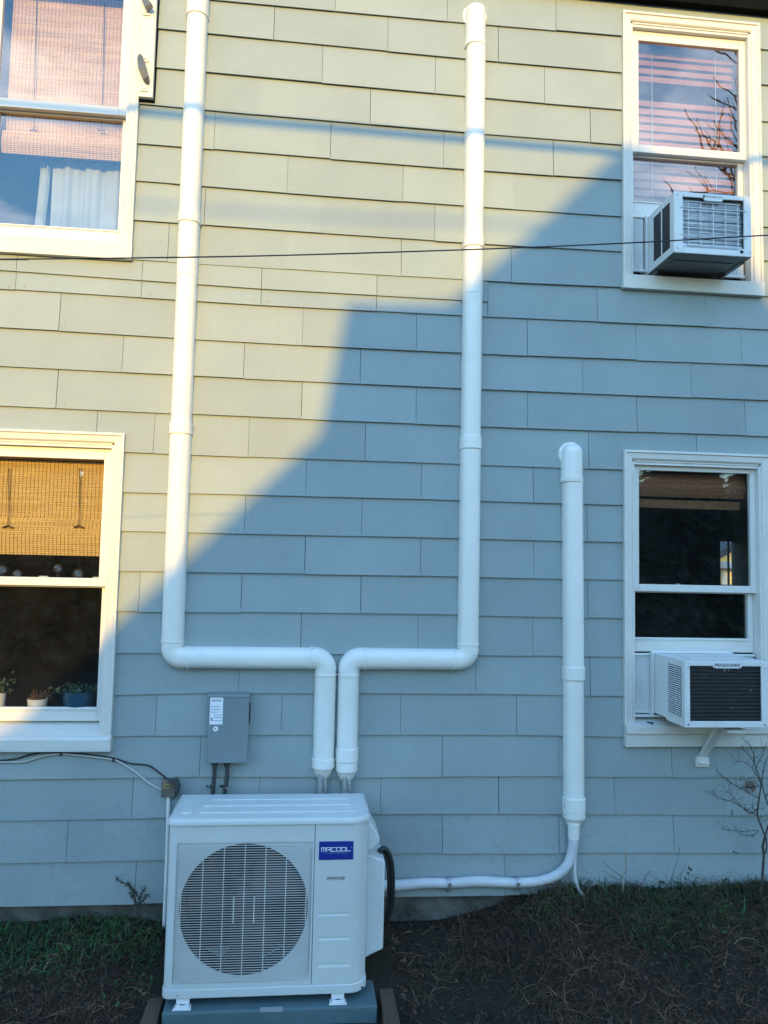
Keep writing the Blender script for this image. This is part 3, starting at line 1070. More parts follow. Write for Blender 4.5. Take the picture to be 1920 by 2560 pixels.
# raised border of the panel round the grille field
gx0, gx1, gz0, gz1 = -0.533, 0.082, 0.192, 0.808
mb.box(px0 - 0.002, gx0 - 0.006, YF, YF + 0.008, 0.165, Z1)
mb.box(gx1 + 0.004, px1, YF, YF + 0.008, 0.165, Z1)
mb.box(gx0 - 0.006, gx1 + 0.004, YF, YF + 0.008, gz1 + 0.005, Z1)
mb.box(gx0 - 0.006, gx1 + 0.004, YF, YF + 0.008, 0.165, gz0 - 0.006)
build('front_panel', mb, M['cabinet'], hp)
mb = MB()
wrap = o_[:8]
rings = [[(x, y, z) for x, y in wrap] + [(x + 0.004, y + 0.004, z) for x, y in reversed(wrap)] for z in (0.165, Z1)]
mb.loft(rings)
build('side_panel', mb, M['cabinet'], hp, smooth=30)
# service panel: flat front with a recessed grip and three pressed-in bars, then the bent corner
fx_end = o_[i_div][0]
recs = []
for py, dep, ht, sl in ((2196, 0.026, 0.018, 0.002), (2286, 0.005, 0.017, 0.010), (2346, 0.005, 0.017, 0.010), (2413, 0.005, 0.019, 0.011)):
    zc_ = P(836, py, YF).z
    xa_, xb_ = (P(817, py, YF).x, P(862, py, YF).x) if py == 2196 else (P(796, py, YF).x, P(876, py, YF).x)
    recs.append((zc_ + ht / 2, zc_ - ht / 2, dep, sl, xa_, xb_))
mb = MB()
zt_ = Z1
x0_, x3_ = DIV + 0.0015, fx_end
for (zh, zl, dep, sl, xa_, xb_) in recs:
    mb.add([(x0_, YF, zt_), (x3_, YF, zt_), (x3_, YF, zh), (x0_, YF, zh)], [(0, 1, 2, 3)])
    mb.add([(x0_, YF, zh), (xa_, YF, zh), (xa_, YF, zl), (x0_, YF, zl)], [(0, 1, 2, 3)])
    mb.add([(xb_, YF, zh), (x3_, YF, zh), (x3_, YF, zl), (xb_, YF, zl)], [(0, 1, 2, 3)])
    prof = [(YF, zh), (YF + dep, zh - 0.002), (YF + dep, zl + sl), (YF, zl)]
    v = [(xa_, y, z) for y, z in prof] + [(xb_, y, z) for y, z in prof]
    mb.add(v, [(0, 1, 5, 4), (1, 2, 6, 5), (2, 3, 7, 6), (0, 3, 2, 1), (4, 5, 6, 7)])
    zt_ = zl
mb.add([(x0_, YF, zt_), (x3_, YF, zt_), (x3_, YF, 0.165), (x0_, YF, 0.165)], [(0, 1, 2, 3)])
mb.add([(x0_, YF, 0.165), (x0_, YF, Z1), (x0_, YF + 0.02, Z1), (x0_, YF + 0.02, 0.165)], [(0, 1, 2, 3)])
serv = o_[i_div:]
rings = [[(x, y, z) for x, y in serv] + [(x - 0.003, y + 0.006, z) for x, y in reversed(serv)] for z in (0.165, Z1)]
mb.loft(rings)
sp_ = build('service_panel', mb, M['cabinet'], hp, smooth=30)
mb = MB().box(CX0 + 0.006, CX1 - 0.006, YB - 0.004, YB, 0.13, Z1).box(CX0 + 0.01, CX1 - 0.01, YF + 0.02, YB - 0.005, 0.130, 0.134)
build('rear_coil', mb, M['darkfin'], hp)
# base tray, split under the division line, with a stepped lip
ob = outline(0.005)
mb = MB()
mb.prism(ob, Z0, 0.1635, 'xy')
build('base_tray', mb, M['cabinet'], hp, bevel=0.004, smooth=35)
for x in (-0.512, -0.105, 0.142):
    screw(hp, x, YF - 0.005, 0.142, 0.0045)
# lid
ol = outline(0.008)
ol2 = outline(-0.012)
rings = [[(x, y, 0.8945) for x, y in ol], [(x, y, 0.910) for x, y in ol], [(x, y, 0.918) for x, y in outline(0.004)], [(x, y, 0.921) for x, y in outline(-0.006)], [(x, y, 0.921) for x, y in outline(-0.025)]]
lid = build('lid', MB().loft(rings), M['cabinet'], hp, smooth=50)
for (x0, x1, y0, y1) in ((-0.42, 0.27, -0.27, -0.215), (-0.45, 0.27, -0.37, -0.315), (-0.455, 0.305, -0.475, -0.415), (-0.54, -0.49, -0.475, -0.415)):
    build('rib', MB().box(x0, x1, y0, y1, 0.9195, 0.927), M['cabinet'], lid, bevel=0.006, smooth=40)
# grille of wires: too fine to pick apart one by one
mb = MB()
NW = 56
for k in range(NW):
    z = gz0 + (gz1 - gz0) * (k + 0.5) / NW
    ins = 0.022 if k in (0, NW - 1) else (0.010 if k in (1, NW - 2) else 0.0)
    mb.tube([(gx0 + ins, YF + 0.006, z), (gx0 + 0.006 + ins, YF - 0.006, z), (gx1 - 0.006 - ins, YF - 0.006, z), (gx1 - ins, YF + 0.006, z)], 0.0016, 5)
for k in range(7):
    x = gx0 + 0.020 + (gx1 - gx0 - 0.040) * k / 6
    mb.tube([(x, YF - 0.0035, gz0 + 0.004), (x, YF - 0.0035, gz1 - 0.003)], 0.0021, 5)
build('fan_grille', mb, M['grille'], hp, smooth=60, kind='stuff')
for s in (-1, 1):
    for h in (0.012,):
        build('grille_tab', MB().box(FCX + s * 0.047 - 0.0025, FCX + s * 0.047 + 0.0025, YF - 0.010, YF - 0.006, FCZ - 0.055, FCZ + 0.062), M['grille'], hp)
# shroud, motor and three-bladed fan
mb = MB()
mb.loft([[(FCX + r * math.cos(a), y, FCZ + r * math.sin(a)) for a in ang] for r, y in ((FR, YF + 0.013), (FR - 0.010, YF + 0.02), (FR - 0.012, YF + 0.12), (FR + 0.004, YF + 0.13))], caps=False)
build('fan_shroud', mb, M['mesh'], hp, smooth=50)
fan = build('fan', MB().lathe((FCX, YF + 0.065, FCZ), [(0.0, -0.022), (0.045, -0.020), (0.062, -0.008), (0.064, 0.04), (0.0, 0.04)], 24, 'y'), M['blade'], hp, smooth=40)
for q in range(3):
    vs, fs = [], []
    nr, na = 7, 9
    for side in (0, 0.003):
        for i in range(nr):
            r = 0.06 + (FR - 0.030 - 0.06) * i / (nr - 1)
            for j in range(na):
                t = j / (na - 1)
                a = q * 2 * PI / 3 + 0.3 + (0.95 + 0.25 * i / nr) * t - 0.30 * (i / nr) ** 2
                vs.append((FCX + r * math.cos(a), YF + 0.048 + 0.055 * t + side, FCZ + r * math.sin(a)))
    for sd_ in (0, 1):
        o = sd_ * nr * na
        for i in range(nr - 1):
            for j in range(na - 1):
                fs.append((o + i * na + j, o + i * na + j + 1, o + (i + 1) * na + j + 1, o + (i + 1) * na + j))
    build('fan_blade', MB().add(vs, fs), M['blade'], fan, smooth=50)
mb = MB().lathe((FCX, YF + 0.13, FCZ), [(0.075, 0), (0.075, 0.09)], 20, 'y')
for a in (0.5, -0.5):
    mb.box(FCX + a * 0.12 - 0.015, FCX + a * 0.12 + 0.015, YF + 0.16, YF + 0.17, 0.14, Z1 - 0.01)
build('motor_mount', mb, M['blade'], hp)
# badge
bx0, bx1 = P(798, 2104, YF).x, P(884, 2104, YF).x
bz0, bz1 = P(840, 2149, YF).z, P(840, 2103, YF).z
bd = build('badge', MB().box(bx0, bx1, YF - 0.003, YF + 0.001, bz0, bz1), M['navy'], sp_, bevel=0.0008)
# wide stroke letters of the badge, on a 5 x 5 grid
LET = {'M': [(0, 0, 0, 5), (0, 5, 5, 5), (2.5, 0, 2.5, 5), (5, 0, 5, 5)], 'R': [(0, 0, 0, 5), (0, 5, 5, 5), (5, 5, 5, 2.3), (5, 2.3, 1.4, 2.3), (3, 2.3, 5, 0)],
       'C': [(0, 0, 0, 5), (0, 5, 5, 5), (0, 0, 5, 0)], 'O': [(0, 0, 0, 5), (0, 5, 5, 5), (0, 0, 5, 0), (5, 0, 5, 5)], 'L': [(0, 0, 0, 5), (0, 0, 5, 0)]}
mb = MB()
word = 'MRCOOL'
gap = 0.0052
lw = (0.84 * (bx1 - bx0) - 5 * gap) / 6
tot = 6 * lw + 5 * gap
lh, st_ = 0.0165, 0.0030
lx = (bx0 + bx1) / 2 - tot / 2 - 0.001
lz = (bz0 + bz1) / 2 - lh / 2 + 0.006
yy = YF - 0.0034
for i, ch in enumerate(word):
    x0 = lx + i * (lw + gap)
    for j, (a, b_, c, d) in enumerate(LET[ch]):
        p, q = Vector((x0 + a / 5 * lw, lz + b_ / 5 * lh)), Vector((x0 + c / 5 * lw, lz + d / 5 * lh))
        t = (q - p).normalized()
        p2, q2 = p - t * st_ / 2, q + t * st_ / 2
        nn = Vector((-t.y, t.x)) * st_ / 2
        y = yy - 0.0002 * (j + 1)
        mb.add([(p2.x + nn.x, y, p2.y + nn.y), (q2.x + nn.x, y, q2.y + nn.y), (q2.x - nn.x, y, q2.y - nn.y), (p2.x - nn.x, y, p2.y - nn.y)], [(0, 1, 2, 3)])
build('badge_letters', mb, M['badge_white'], sp_)
build('badge_dot', MB().lathe((lx + tot + 0.004, yy, lz + lh), [(0.0012, 0), (0.0012, -0.0004)], 8, 'y'), M['badge_white'], sp_)
text('badge_tagline', 'COMFORT MADE SIMPLE', sp_, M['print'], ((bx0 + bx1) / 2 - 0.002, yy, lz - 0.0085), 0.0042, width=0.112)
# valve cover and terminal cover on the right side
mb = MB().prism([(CX1 - 0.001, 0.735), (CX1 - 0.001, 0.865), (CX1 + 0.020, 0.860), (CX1 + 0.058, 0.800), (CX1 + 0.060, 0.775), (CX1 + 0.030, 0.742)], -0.475, -0.24, 'xz')
build('terminal_cover', mb, M['cabinet'], hp, bevel=0.006, smooth=40)
mb = MB().prism([(CX1 - 0.001, 0.225), (CX1 - 0.001, 0.715), (CX1 + 0.060, 0.690), (CX1 + 0.090, 0.682), (CX1 + 0.090, 0.265)], -0.455, -0.22, 'xz')
build('valve_cover', mb, M['cabinet'], hp, bevel=0.008, smooth=40)
# feet
for fx in (-0.486, 0.222):
    for fy in (-0.595, -0.175):
        mb = MB()
        mb.prism([(fx - 0.042, fy), (fx + 0.042, fy), (fx + 0.036, fy + 0.055), (fx - 0.036, fy + 0.055)], 0.0865, 0.092, 'xy')
        mb.prism([(fx - 0.030, fy + 0.012), (fx + 0.030, fy + 0.012), (fx + 0.028, fy + 0.05), (fx - 0.028, fy + 0.05)], 0.0915, 0.103, 'xy')
        mb.box(fx - 0.030, fx + 0.030, fy + 0.036, fy + 0.044, 0.10, 0.1215)
        ft = build('foot', mb, M['acwhite'], hp, bevel=0.002)
        build('slot', MB().box(fx - 0.012, fx + 0.012, fy + 0.016, fy + 0.024, 0.1028, 0.1036), M['black'], ft)

mb = MB().box(-0.572, 0.404, -0.607, -0.10, 0.0, 0.086)
pad = thing('equipment_pad', 'flat grey equipment pad under the heat pump', 'pad', (-0.085, -0.35, 0.0))
build('slab', mb, M['pad'], pad, bevel=0.010, seg=3)
a, c = P(651, 2520, -0.609), P(708, 2520, -0.609)
build('sticker', MB().box(a.x, c.x, -0.6088, -0.607, P(680, 2530, -0.609).z, P(680, 2518, -0.609).z), M['print'], pad)
# timbers edging the bed of the pad
for (x0, x1, lab) in ((-0.660, -0.588, 'weathered timber edging along the left side of the pad'), (0.428, 0.498, 'weathered timber edging along the right side of the pad')):
    mb = MB().box(x0, x1, -1.6, -0.06, -0.03, 0.066)
    o = build('edging_timber', mb, M['timber'], None, bevel=0.006)
    tag(o, lab, 'timber', 'timbers beside the equipment pad')

# black cables looping out of the terminal cover
for i, (dx, dy, r, lab) in enumerate(((0, 0, 0.0135, 'thick black cable looping down the right side of the heat pump, outermost of three'), (-0.018, 0.02, 0.010, 'black cable looping down the right side of the heat pump, middle one of three'), (-0.030, -0.015, 0.007, 'thinnest black cable looping down the right side of the heat pump'))):
    pts = [P(948, 2128, -0.36), P(962, 2122, -0.35), P(974, 2140, -0.34), P(980, 2175, -0.33), P(981, 2225, -0.31), P(977, 2270, -0.29), P(966, 2300, -0.27)]
    pts = [p + Vector((dx * (0.4 + 0.6 * k / 6) if k else 0, dy, -0.008 * i)) for k, p in enumerate(pts)]
    o = build('cable', MB().tube(pts, r, 9, smooth=5), M['cable_black'], None, smooth=60)
    tag(o, lab, 'cable', 'black cables beside the heat pump')

# ================================================================== disconnect box
bx0, bx1, bz0, bz1, yb = -0.470, -0.259, 1.064, 1.416, -0.100
dis = thing('disconnect_box', 'grey metal electrical disconnect box with white label on the wall', 'electrical box', ((bx0 + bx1) / 2, -0.05, bz0))
build('enclosure', MB().box(bx0 + 0.004, bx1 - 0.004, yb + 0.012, -0.012, bz0 + 0.004, bz1 - 0.004), M['boxgrey'], dis, bevel=0.003)
cv = build('cover', MB().box(bx0, bx1, yb, yb + 0.022, bz0, bz1), M['boxgrey'], dis, bevel=0.004, seg=3)
build('cover_lip', MB().prism([(yb - 0.004, bz1 - 0.008), (yb - 0.002, bz1 + 0.004), (yb + 0.06, bz1 + 0.008), (yb + 0.06, bz1)], bx0 - 0.003, bx1 + 0.003, 'yz'), M['boxgrey'], dis, bevel=0.001)
ys = yb - 0.0006
a, c = P(526, 1744, yb), P(554, 1811, yb)
stx0, stx1, stz0, stz1 = a.x, c.x + 0.004, c.z, a.z
lab = build('label_plate', MB().box(stx0, stx1, yb - 0.0008, yb + 0.001, stz0, stz1), M['sticker'], dis)
cxs = (stx0 + stx1) / 2
text('maker_name', 'EATON', lab, M['ink'], (cxs, yb - 0.0012, stz1 - 0.015), 0.0105, width=0.046, bold=0.02)
mb = MB()
for k, (u0, u1, v) in enumerate(((0.08, 0.75, 0.34), (0.08, 0.8, 0.45), (0.08, 0.6, 0.54), (0.3, 0.97, 0.65), (0.3, 0.97, 0.74), (0.3, 0.97, 0.86))):
    z = stz1 - v * (stz1 - stz0)
    mb.box(stx0 + u0 * (stx1 - stx0), stx0 + u1 * (stx1 - stx0), yb - 0.0013, yb - 0.0008, z - 0.0016, z + 0.0016)
build('label_print', mb, M['print'], lab)
mb = MB()
for dz in (0, -0.009):
    mb.lathe((stx0 + 0.011, yb - 0.0013, stz0 + 0.031 + dz), [(0.0042, 0), (0.0042, 0.0005)], 8, 'y')
build('label_mark', mb, M['ink'], lab)
a = P(539, 1822, yb)
o = build('round_sticker', MB().lathe((a.x, yb + 0.001, a.z), [(0.0135, 0), (0.0135, -0.002)], 24, 'y'), M['sticker'], dis)
build('sticker_mark', MB().lathe((a.x - 0.002, yb - 0.0012, a.z + 0.001), [(0.004, 0), (0.004, -0.0004)], 8, 'y'), M['ink'], o)
build('switch_handle', MB().box(bx1 + 0.0, bx1 + 0.006, yb + 0.024, yb + 0.040, P(622, 1812, yb).z, P(622, 1759, yb).z), M['black'], dis, bevel=0.002)
a = P(613.4, 1874, yb)
build('latch', MB().lathe((a.x, yb, a.z), [(0.005, 0), (0.005, -0.005), (0.003, -0.007)], 10, 'y').box(a.x - 0.002, a.x + 0.002, yb - 0.003, yb, a.z + 0.004, a.z + 0.018), M['steel'], dis)

for i, (pp, lab_) in enumerate((([(537, 1900), (536, 1940), (533, 1970), (530.5, 2003), (527, 2050)], 'left of two dark flexible conduits under the disconnect box'), ([(568, 1900), (568, 1935), (565, 1962), (558, 2003), (549, 2050)], 'right of two dark flexible conduits under the disconnect box'))):
    pts = [P(a, b_, -0.045) for a, b_ in pp]
    cdt = thing('conduit', lab_, 'conduit', tuple(pts[-1]), 'dark conduits under the disconnect box')
    path = spline(pts, 16)
    rr = [0.0112 + 0.0007 * math.sin(k * 2.2) for k in range(len(path))]
    build('hose', MB().tube(path, rr, 10), M['conduit'], cdt, smooth=50)
    build('connector', MB().lathe((pts[0].x, -0.045, bz0 - 0.028), [(0.0135, 0), (0.0165, 0.006), (0.0165, 0.03)], 10), M['conduit'], cdt)
    a = P(*((527, 1969), (561, 1969))[i], -0.045)
    s = (-1, 1)[i]
    mb = MB().tube([(a.x + 0.008 + 0.0135 * math.cos(q), -0.045 + 0.0135 * math.sin(q), a.z) for q in np.linspace(0, 2 * PI, 13)], 0.002, 5)
    mb.box(a.x - 0.026, a.x - 0.002, -0.020, -0.016, a.z - 0.006, a.z + 0.006)
    st = build('strap', mb, M['conduit'], cdt)
    build('bolt', MB().lathe((a.x - 0.012 + 0.026 * i, -0.020 - 0.04 * i, a.z + 0.001), [(0.006, 0), (0.006, -0.004), (0.003, -0.007)], 8, 'y'), M['steel'], st)

# ================================================================== cables low on the left
wp = [(-60, 1906), (0, 1905), (58, 1904.5), (97, 1893.5), (135, 1886), (160, 1885), (216, 1890.5), (283, 1899), (310, 1912), (340, 1931), (370, 1956), (401, 1973), (428, 1980), (451, 1979)]
o = build('cable', MB().tube([P(a, b_, -0.026) for a, b_ in wp], 0.0043, 8, smooth=5), M['cable_white'], None, smooth=60)
tag(o, 'white cable drooping along the siding from under the lower left window to the brown box', 'cable')
bp_ = [(-60, 1903), (0, 1901), (39, 1897), (77, 1886), (110, 1881.5), (150, 1882), (216, 1886), (285, 1896), (328, 1909), (370, 1913.5), (401, 1934), (424, 1954), (447, 1976)]
o = build('cable', MB().tube([P(a, b_, -0.024) for a, b_ in bp_], 0.0043, 8, smooth=5), M['cable_black'], None, smooth=60)
tag(o, 'black cable running along the siding from under the lower left window to the brown box', 'cable')
for px, py in ((153, 1883), (284, 1899)):
    a = P(px, py, -0.028)
    build('cable_clip', MB().box(a.x - 0.006, a.x + 0.006, -0.034, -0.016, a.z - 0.012, a.z + 0.010), M['cable_black'], None, bevel=0.002)
for nm, lab_ in (('cable_clip', 'black cable clip just under the sill of the lower left window'), ('cable_clip.001', 'black cable clip where the white and black cables part')):
    tag(bpy.data.objects[nm], lab_, 'clip', 'cable clips on the siding')
a, c = P(405, 1944, -0.04), P(446, 1992, -0.04)
ib = thing('interface_box', 'weathered brown cable interface box with open cover on the siding', 'cable box', ((a.x + c.x) / 2, -0.03, c.z))
build('body', MB().box(a.x, c.x - 0.012, -0.048, -0.012, c.z, a.z - 0.012), M['interface'], ib, bevel=0.004)
build('cover', MB().prism([(a.x + 0.030, a.z - 0.008), (c.x - 0.006, a.z + 0.006), (c.x + 0.012, a.z - 0.04), (c.x + 0.006, c.z + 0.03), (c.x - 0.02, c.z - 0.003), (c.x - 0.014, a.z - 0.03)], -0.075, -0.040, 'xz'), M['conduit'], ib, bevel=0.003)
build('terminal', MB().box(a.x + 0.012, a.x + 0.045, -0.054, -0.047, (a.z + c.z) / 2 - 0.004, (a.z + c.z) / 2 + 0.004).box(a.x + 0.012, a.x + 0.045, -0.054, -0.047, (a.z + c.z) / 2 + 0.012, (a.z + c.z) / 2 + 0.018), M['brass'], ib, bevel=0.001)
o = build('conduit', MB().tube([P(421.5, 1990, -0.03), P(420, 2060, -0.03), P(417, 2160, -0.03), P(412, 2275, -0.03), P(409, 2340, -0.03)], 0.0105, 10), M['duct'], None, smooth=60)
tag(o, 'slim white conduit running down the siding from the brown box behind the unit', 'conduit')

# ================================================================== wires over the garden
wpts = [(-60, 648.5), (0, 648), (320, 645), (640, 640), (960, 631), (1280, 620), (1600, 606), (1920, 588)]
pp = [P(a, b_, -2.5) for a, b_ in wpts]
pp = [pp[0] + (pp[0] - pp[1]) * 30 + Vector((0, 0, 0.02))] + pp + [pp[-1] + (pp[-1] - pp[-2]) * 9]
o = build('overhead_wire', MB().tube(pp, 0.0017, 6, smooth=4), M['cable_black'], None, smooth=60)
tag(o, 'thin black wire strung across the whole wall in front of the siding', 'wire')

YN = -14.0


def behind(X, Z, y=YN):
    """the point at distance y whose shadow falls on the wall at (X, Z)"""
    return Vector((X + (-y) * SUN_SX, y, Z + (-y) * SUN_TAN))


ca = [behind(a, b_, -6.5) for a, b_ in ((-9, 4.80), (-4.5, 4.69), (-1.0, 4.640), (0.27, 4.629), (1.5, 4.618), (2.7, 4.63), (6, 4.72), (10, 4.9))]
o = build('utility_cable', MB().tube(ca, 0.027, 8, smooth=6), M['cable_black'], None, smooth=60)
tag(o, 'thick black utility cable bundle hanging over the garden behind the viewer', 'cable')
ca = [behind(-8, 4.15, -13), behind(-1.0, 4.095, -13), behind(0.9, 4.12, -13), behind(6, 4.22, -13), behind(10, 4.4, -13)]
o = build('utility_cable', MB().tube(ca, 0.013, 6, smooth=6), M['cable_black'], None, smooth=60)
tag(o, 'thinner black utility line hanging far over the garden behind the viewer', 'cable')

# ================================================================== neighbour's house, behind the camera
wallp = [(-1.9, 0.83), (-1.475, 1.278), (-0.986, 1.775), (0.078, 2.848), (0.205, 3.560), (0.213, 3.598), (0.80, 3.634), (1.30, 4.10), (1.80, 4.61), (1.90, 4.70), (2.02, 4.70), (2.30, 4.40), (2.608, 4.03), (2.706, 3.800), (2.90, 3.56), (3.7, 2.65), (4.1, 2.2)]
sil = [behind(a, b_) for a, b_ in wallp]
pts = [(p.x, p.z) for p in sil]
nb = thing('neighbour_house', "pale clapboard neighbour's house with grey roof behind the viewer", 'house', (sum(p[0] for p in pts) / len(pts), -13, -0.1))
x0, x1 = pts[0][0], pts[-1][0]
body = [(x0 + 0.25, -0.2)] + [(a, b_ - 0.14) for a, b_ in pts] + [(x1 - 0.25, -0.2)]
build('wall', MB().prism(body, YN - 8.0, YN - 0.02, 'xz'), M['neighbour'], nb)
mb = MB()
for i in range(len(pts) - 1):
    (a, b_), (c, d) = pts[i], pts[i + 1]
    mb.add([(a, YN, b_), (c, YN, d), (c, YN, d - 0.14), (a, YN, b_ - 0.14), (a, YN - 8.2, b_), (c, YN - 8.2, d), (c, YN - 8.2, d - 0.14), (a, YN - 8.2, b_ - 0.14)], [(0, 1, 2, 3), (4, 7, 6, 5), (0, 4, 5, 1), (3, 2, 6, 7)])
build('roof', mb, M['roof'], nb)
for wx in (-1.2, 1.4):
    f = build('window', frame_mb(wx, wx + 0.9, 1.2, 2.6, 0.08, 0.08, 0.08, 0.08, YN - 0.02, YN + 0.02), M['trim'], nb)
    build('pane', MB().box(wx + 0.08, wx + 0.82, YN - 0.015, YN - 0.005, 1.28, 2.52), M['black'], f)
# lower wing on the left: its roof runs on down
mb = MB().box(-8.5, x0 + 0.24, YN - 7, YN - 0.3, -0.2, pts[0][1] - 0.2)
build('wing', mb, M['neighbour'], nb)


# ================================================================== window air conditioners
def frame_fr(x0, x1, z0, z1, a0, a1, c0, c1):
    """fractions of a face to metres"""
    return x0 + (x1 - x0) * a0, x0 + (x1 - x0) * a1, z0 + (z1 - z0) * c0, z0 + (z1 - z0) * c1


def accordion(parent, x0, x1, z0, z1, y, n):
    mb = MB()
    vs = []
    for k in range(2 * n + 1):
        x = x0 + (x1 - x0) * k / (2 * n)
        yy = y + (0.0 if k % 2 else 0.007)
        vs += [(x, yy, z0), (x, yy, z1), (x, yy + 0.002, z0), (x, yy + 0.002, z1)]
    fs = []
    for k in range(2 * n):
        a, c = 4 * k, 4 * k + 4
        fs += [(a, c, c + 1, a + 1), (a + 2, a + 3, c + 3, c + 2), (a, a + 2, c + 2, c), (a + 1, c + 1, c + 3, a + 3)]
    mb.add(vs, fs)
    o = build('side_panel', mb, M['accordion'], parent)
    build('panel_rail', MB().box(x0 - 0.002, x1 + 0.002, y - 0.008, y + 0.012, z1, z1 + 0.012).box(x0 - 0.002, x1 + 0.002, y - 0.006, y + 0.012, z0 - 0.012, z0), M['acwhite'], o, bevel=0.001)
    return o


def grid_front(parent, x0, x1, z0, z1, y, o):
    """white front frame with its opening cut out"""
    ox0, ox1, oz0, oz1 = o
    mb = MB()
    mb.box(x0, ox0, y, y + 0.012, z0, z1).box(ox1, x1, y, y + 0.012, z0, z1)
    mb.box(ox0, ox1, y + 0.0004, y + 0.012, z0, oz0).box(ox0, ox1, y + 0.0004, y + 0.012, oz1, z1)
    return build('front_frame', mb, M['acwhite'], parent, bevel=0.003)


# --- upper right: cage grille over bare fins
ax0, ax1, az0, az1, ay = 2.006, 2.462, 3.890, 4.240, -0.320
ac1 = thing('air_conditioner', 'white window air conditioner with open cage grille in the upper right window', 'air conditioner', ((ax0 + ax1) / 2, -0.15, az0), 'window air conditioners')
t = 0.004
mb = MB()
mb.box(ax0, ax1, ay + 0.012, 0.12, az1 - t, az1)
mb.box(ax1 - t, ax1, ay + 0.012, 0.12, az0 + t, az1 - t)
mb.box(ax0, ax0 + t, ay + 0.012, 0.12, az0 + t, az1 - t)
build('cabinet', mb, M['acwhite'], ac1, bevel=0.0015)
mb = MB().box(ax0, ax1, ay + 0.012, 0.12, az0, az0 + t)
mb.box(ax0 - 0.003, ax0 + 0.022, -0.245, 0.03, az0 - 0.006, az0 - 0.0005).box(ax1 - 0.025, ax1 + 0.002, -0.245, 0.03, az0 - 0.006, az0 - 0.0005)
mb.box(ax0 + 0.05, ax1 - 0.05, -0.22, -0.17, az0 - 0.004, az0 - 0.0005)
build('base_pan', mb, M['acgrey'], ac1, bevel=0.0015)
op = frame_fr(ax0, ax1, az0, az1, 0.115, 0.905, 0.090, 0.925)
fr = grid_front(ac1, ax0, ax1, az0, az1, ay, op)
fx = lambda f: ax0 + (ax1 - ax0) * f
fz = lambda f: az1 - (az1 - az0) * f
mb = MB().prism([(fx(0.375), op[3] + 0.001), (fx(0.645), op[3] + 0.001), (fx(0.625), op[3] - 0.010), (fx(0.615), op[3] - 0.016), (fx(0.405), op[3] - 0.016), (fx(0.395), op[3] - 0.010)], ay, ay + 0.010, 'xz')
build('name_tab', mb, M['acwhite'], fr, bevel=0.0015)
mb = MB().prism([(fx(0.84), op[2] - 0.001), (op[1] + 0.001, op[2] - 0.001), (op[1] + 0.001, op[2] + 0.014), (fx(0.86), op[2] + 0.010)], ay + 0.0005, ay + 0.010, 'xz')
build('corner_gusset', mb, M['acwhite'], fr, bevel=0.001)
build('drain_hole', MB().lathe((fx(0.868), ay - 0.0006, az0 + 0.026), [(0.0105, 0.001), (0.0105, -0.0004)], 18, 'y'), M['black'], fr)
for a, c in ((0.045, 0.93), (0.975, 0.93), (0.045, 0.06)):
    screw(fr, fx(a), ay, fz(c), 0.003, M['ink'])
# fins: fine stacked plates, joined
mb = MB()
NF = 46
for k in range(NF):
    z = op[2] - 0.01 + (op[3] - op[2] + 0.02) * k / (NF - 1)
    mb.box(op[0] - 0.01, op[1] + 0.01, ay + 0.026 + 0.002 * (k % 5 == 0), ay + 0.05, z, z + 0.0040 + 0.0012 * math.sin(k * 1.7))
build('condenser_fins', mb, M['fin'], ac1, kind='stuff')
build('coil_back', MB().box(ax0 + t, ax1 - t, ay + 0.052, ay + 0.058, az0 + t, az1 - t), M['darkfin'], ac1)
build('drip_tray', MB().prism([(ay + 0.014, op[2] - 0.004), (ay + 0.014, op[2] + 0.030), (ay + 0.030, op[2] + 0.046), (ay + 0.034, op[2] - 0.004)], op[0] + 0.004, op[1] - 0.004, 'yz'), M['fin'], ac1, bevel=0.003)
for f in (0.190, 0.350, 0.510, 0.672, 0.830):
    build('grille_bar', MB().tube([(fx(f), ay + 0.006, fz(0.145)), (fx(f), ay + 0.006, fz(0.86))], 0.0026, 6), M['acwhite'], ac1, smooth=60)
for f, e in ((0.15, 0), (0.255, 1), (0.40, 0), (0.55, 0), (0.70, 1), (0.86, 0)):
    xa, xb = (op[0] - 0.016, op[1] + 0.016) if e else (fx(0.185), fx(0.835))
    build('grille_bar', MB().tube([(xa, ay + 0.003 - 0.005 * e, fz(f)), (xb, ay + 0.003 - 0.005 * e, fz(f))], 0.0024, 6), M['acwhite'], ac1, smooth=60)
# side vents
for y0, y1 in ((-0.270, -0.178), (-0.160, -0.068)):
    build('side_vent', MB().box(ax0 - 0.0012, ax0 + 0.001, y0, y1, az0 + 0.045, az1 - 0.040), M['mesh'], ac1)
# the maker's name on the top rail
build('emblem', MB().prism([(fx(0.372), fz(0.030)), (fx(0.396), fz(0.030)), (fx(0.396), fz(0.062)), (fx(0.388), fz(0.080)), (fx(0.376), fz(0.068))], ay - 0.0006, ay, 'xz'), M['ink'], fr)
text('maker_name', 'FRIEDRICH', fr, M['ink'], (fx(0.515), ay - 0.0005, fz(0.048)), 0.0105, width=0.100, space=1.5, bold=0.012)
accordion(ac1, 1.905, ax0 - 0.014, 3.925, 4.245, 0.035, 10)
accordion(ac1, ax1 + 0.014, 2.628, 3.925, 4.245, 0.035, 12)
for s, x in ((-1, ax0 - 0.012), (1, ax1 + 0.002)):
    build('side_channel', MB().box(x, x + 0.010, 0.008, 0.034, 3.905, 4.258), M['acwhite'], ac1, bevel=0.001)
build('top_channel', MB().box(1.90, 2.635, 0.026, 0.032, 4.250, 4.270), M['acwhite'], ac1, bevel=0.001)
# mounting feet under the cabinet
for x in (ax0 + 0.01, ax1 - 0.035):
    build('foot', MB().box(x, x + 0.022, -0.05, -0.02, 3.866, az0 - 0.007).box(x + 0.004, x + 0.018, -0.075, -0.05, 3.872, az0 - 0.007), M['acgrey'], ac1, bevel=0.002)

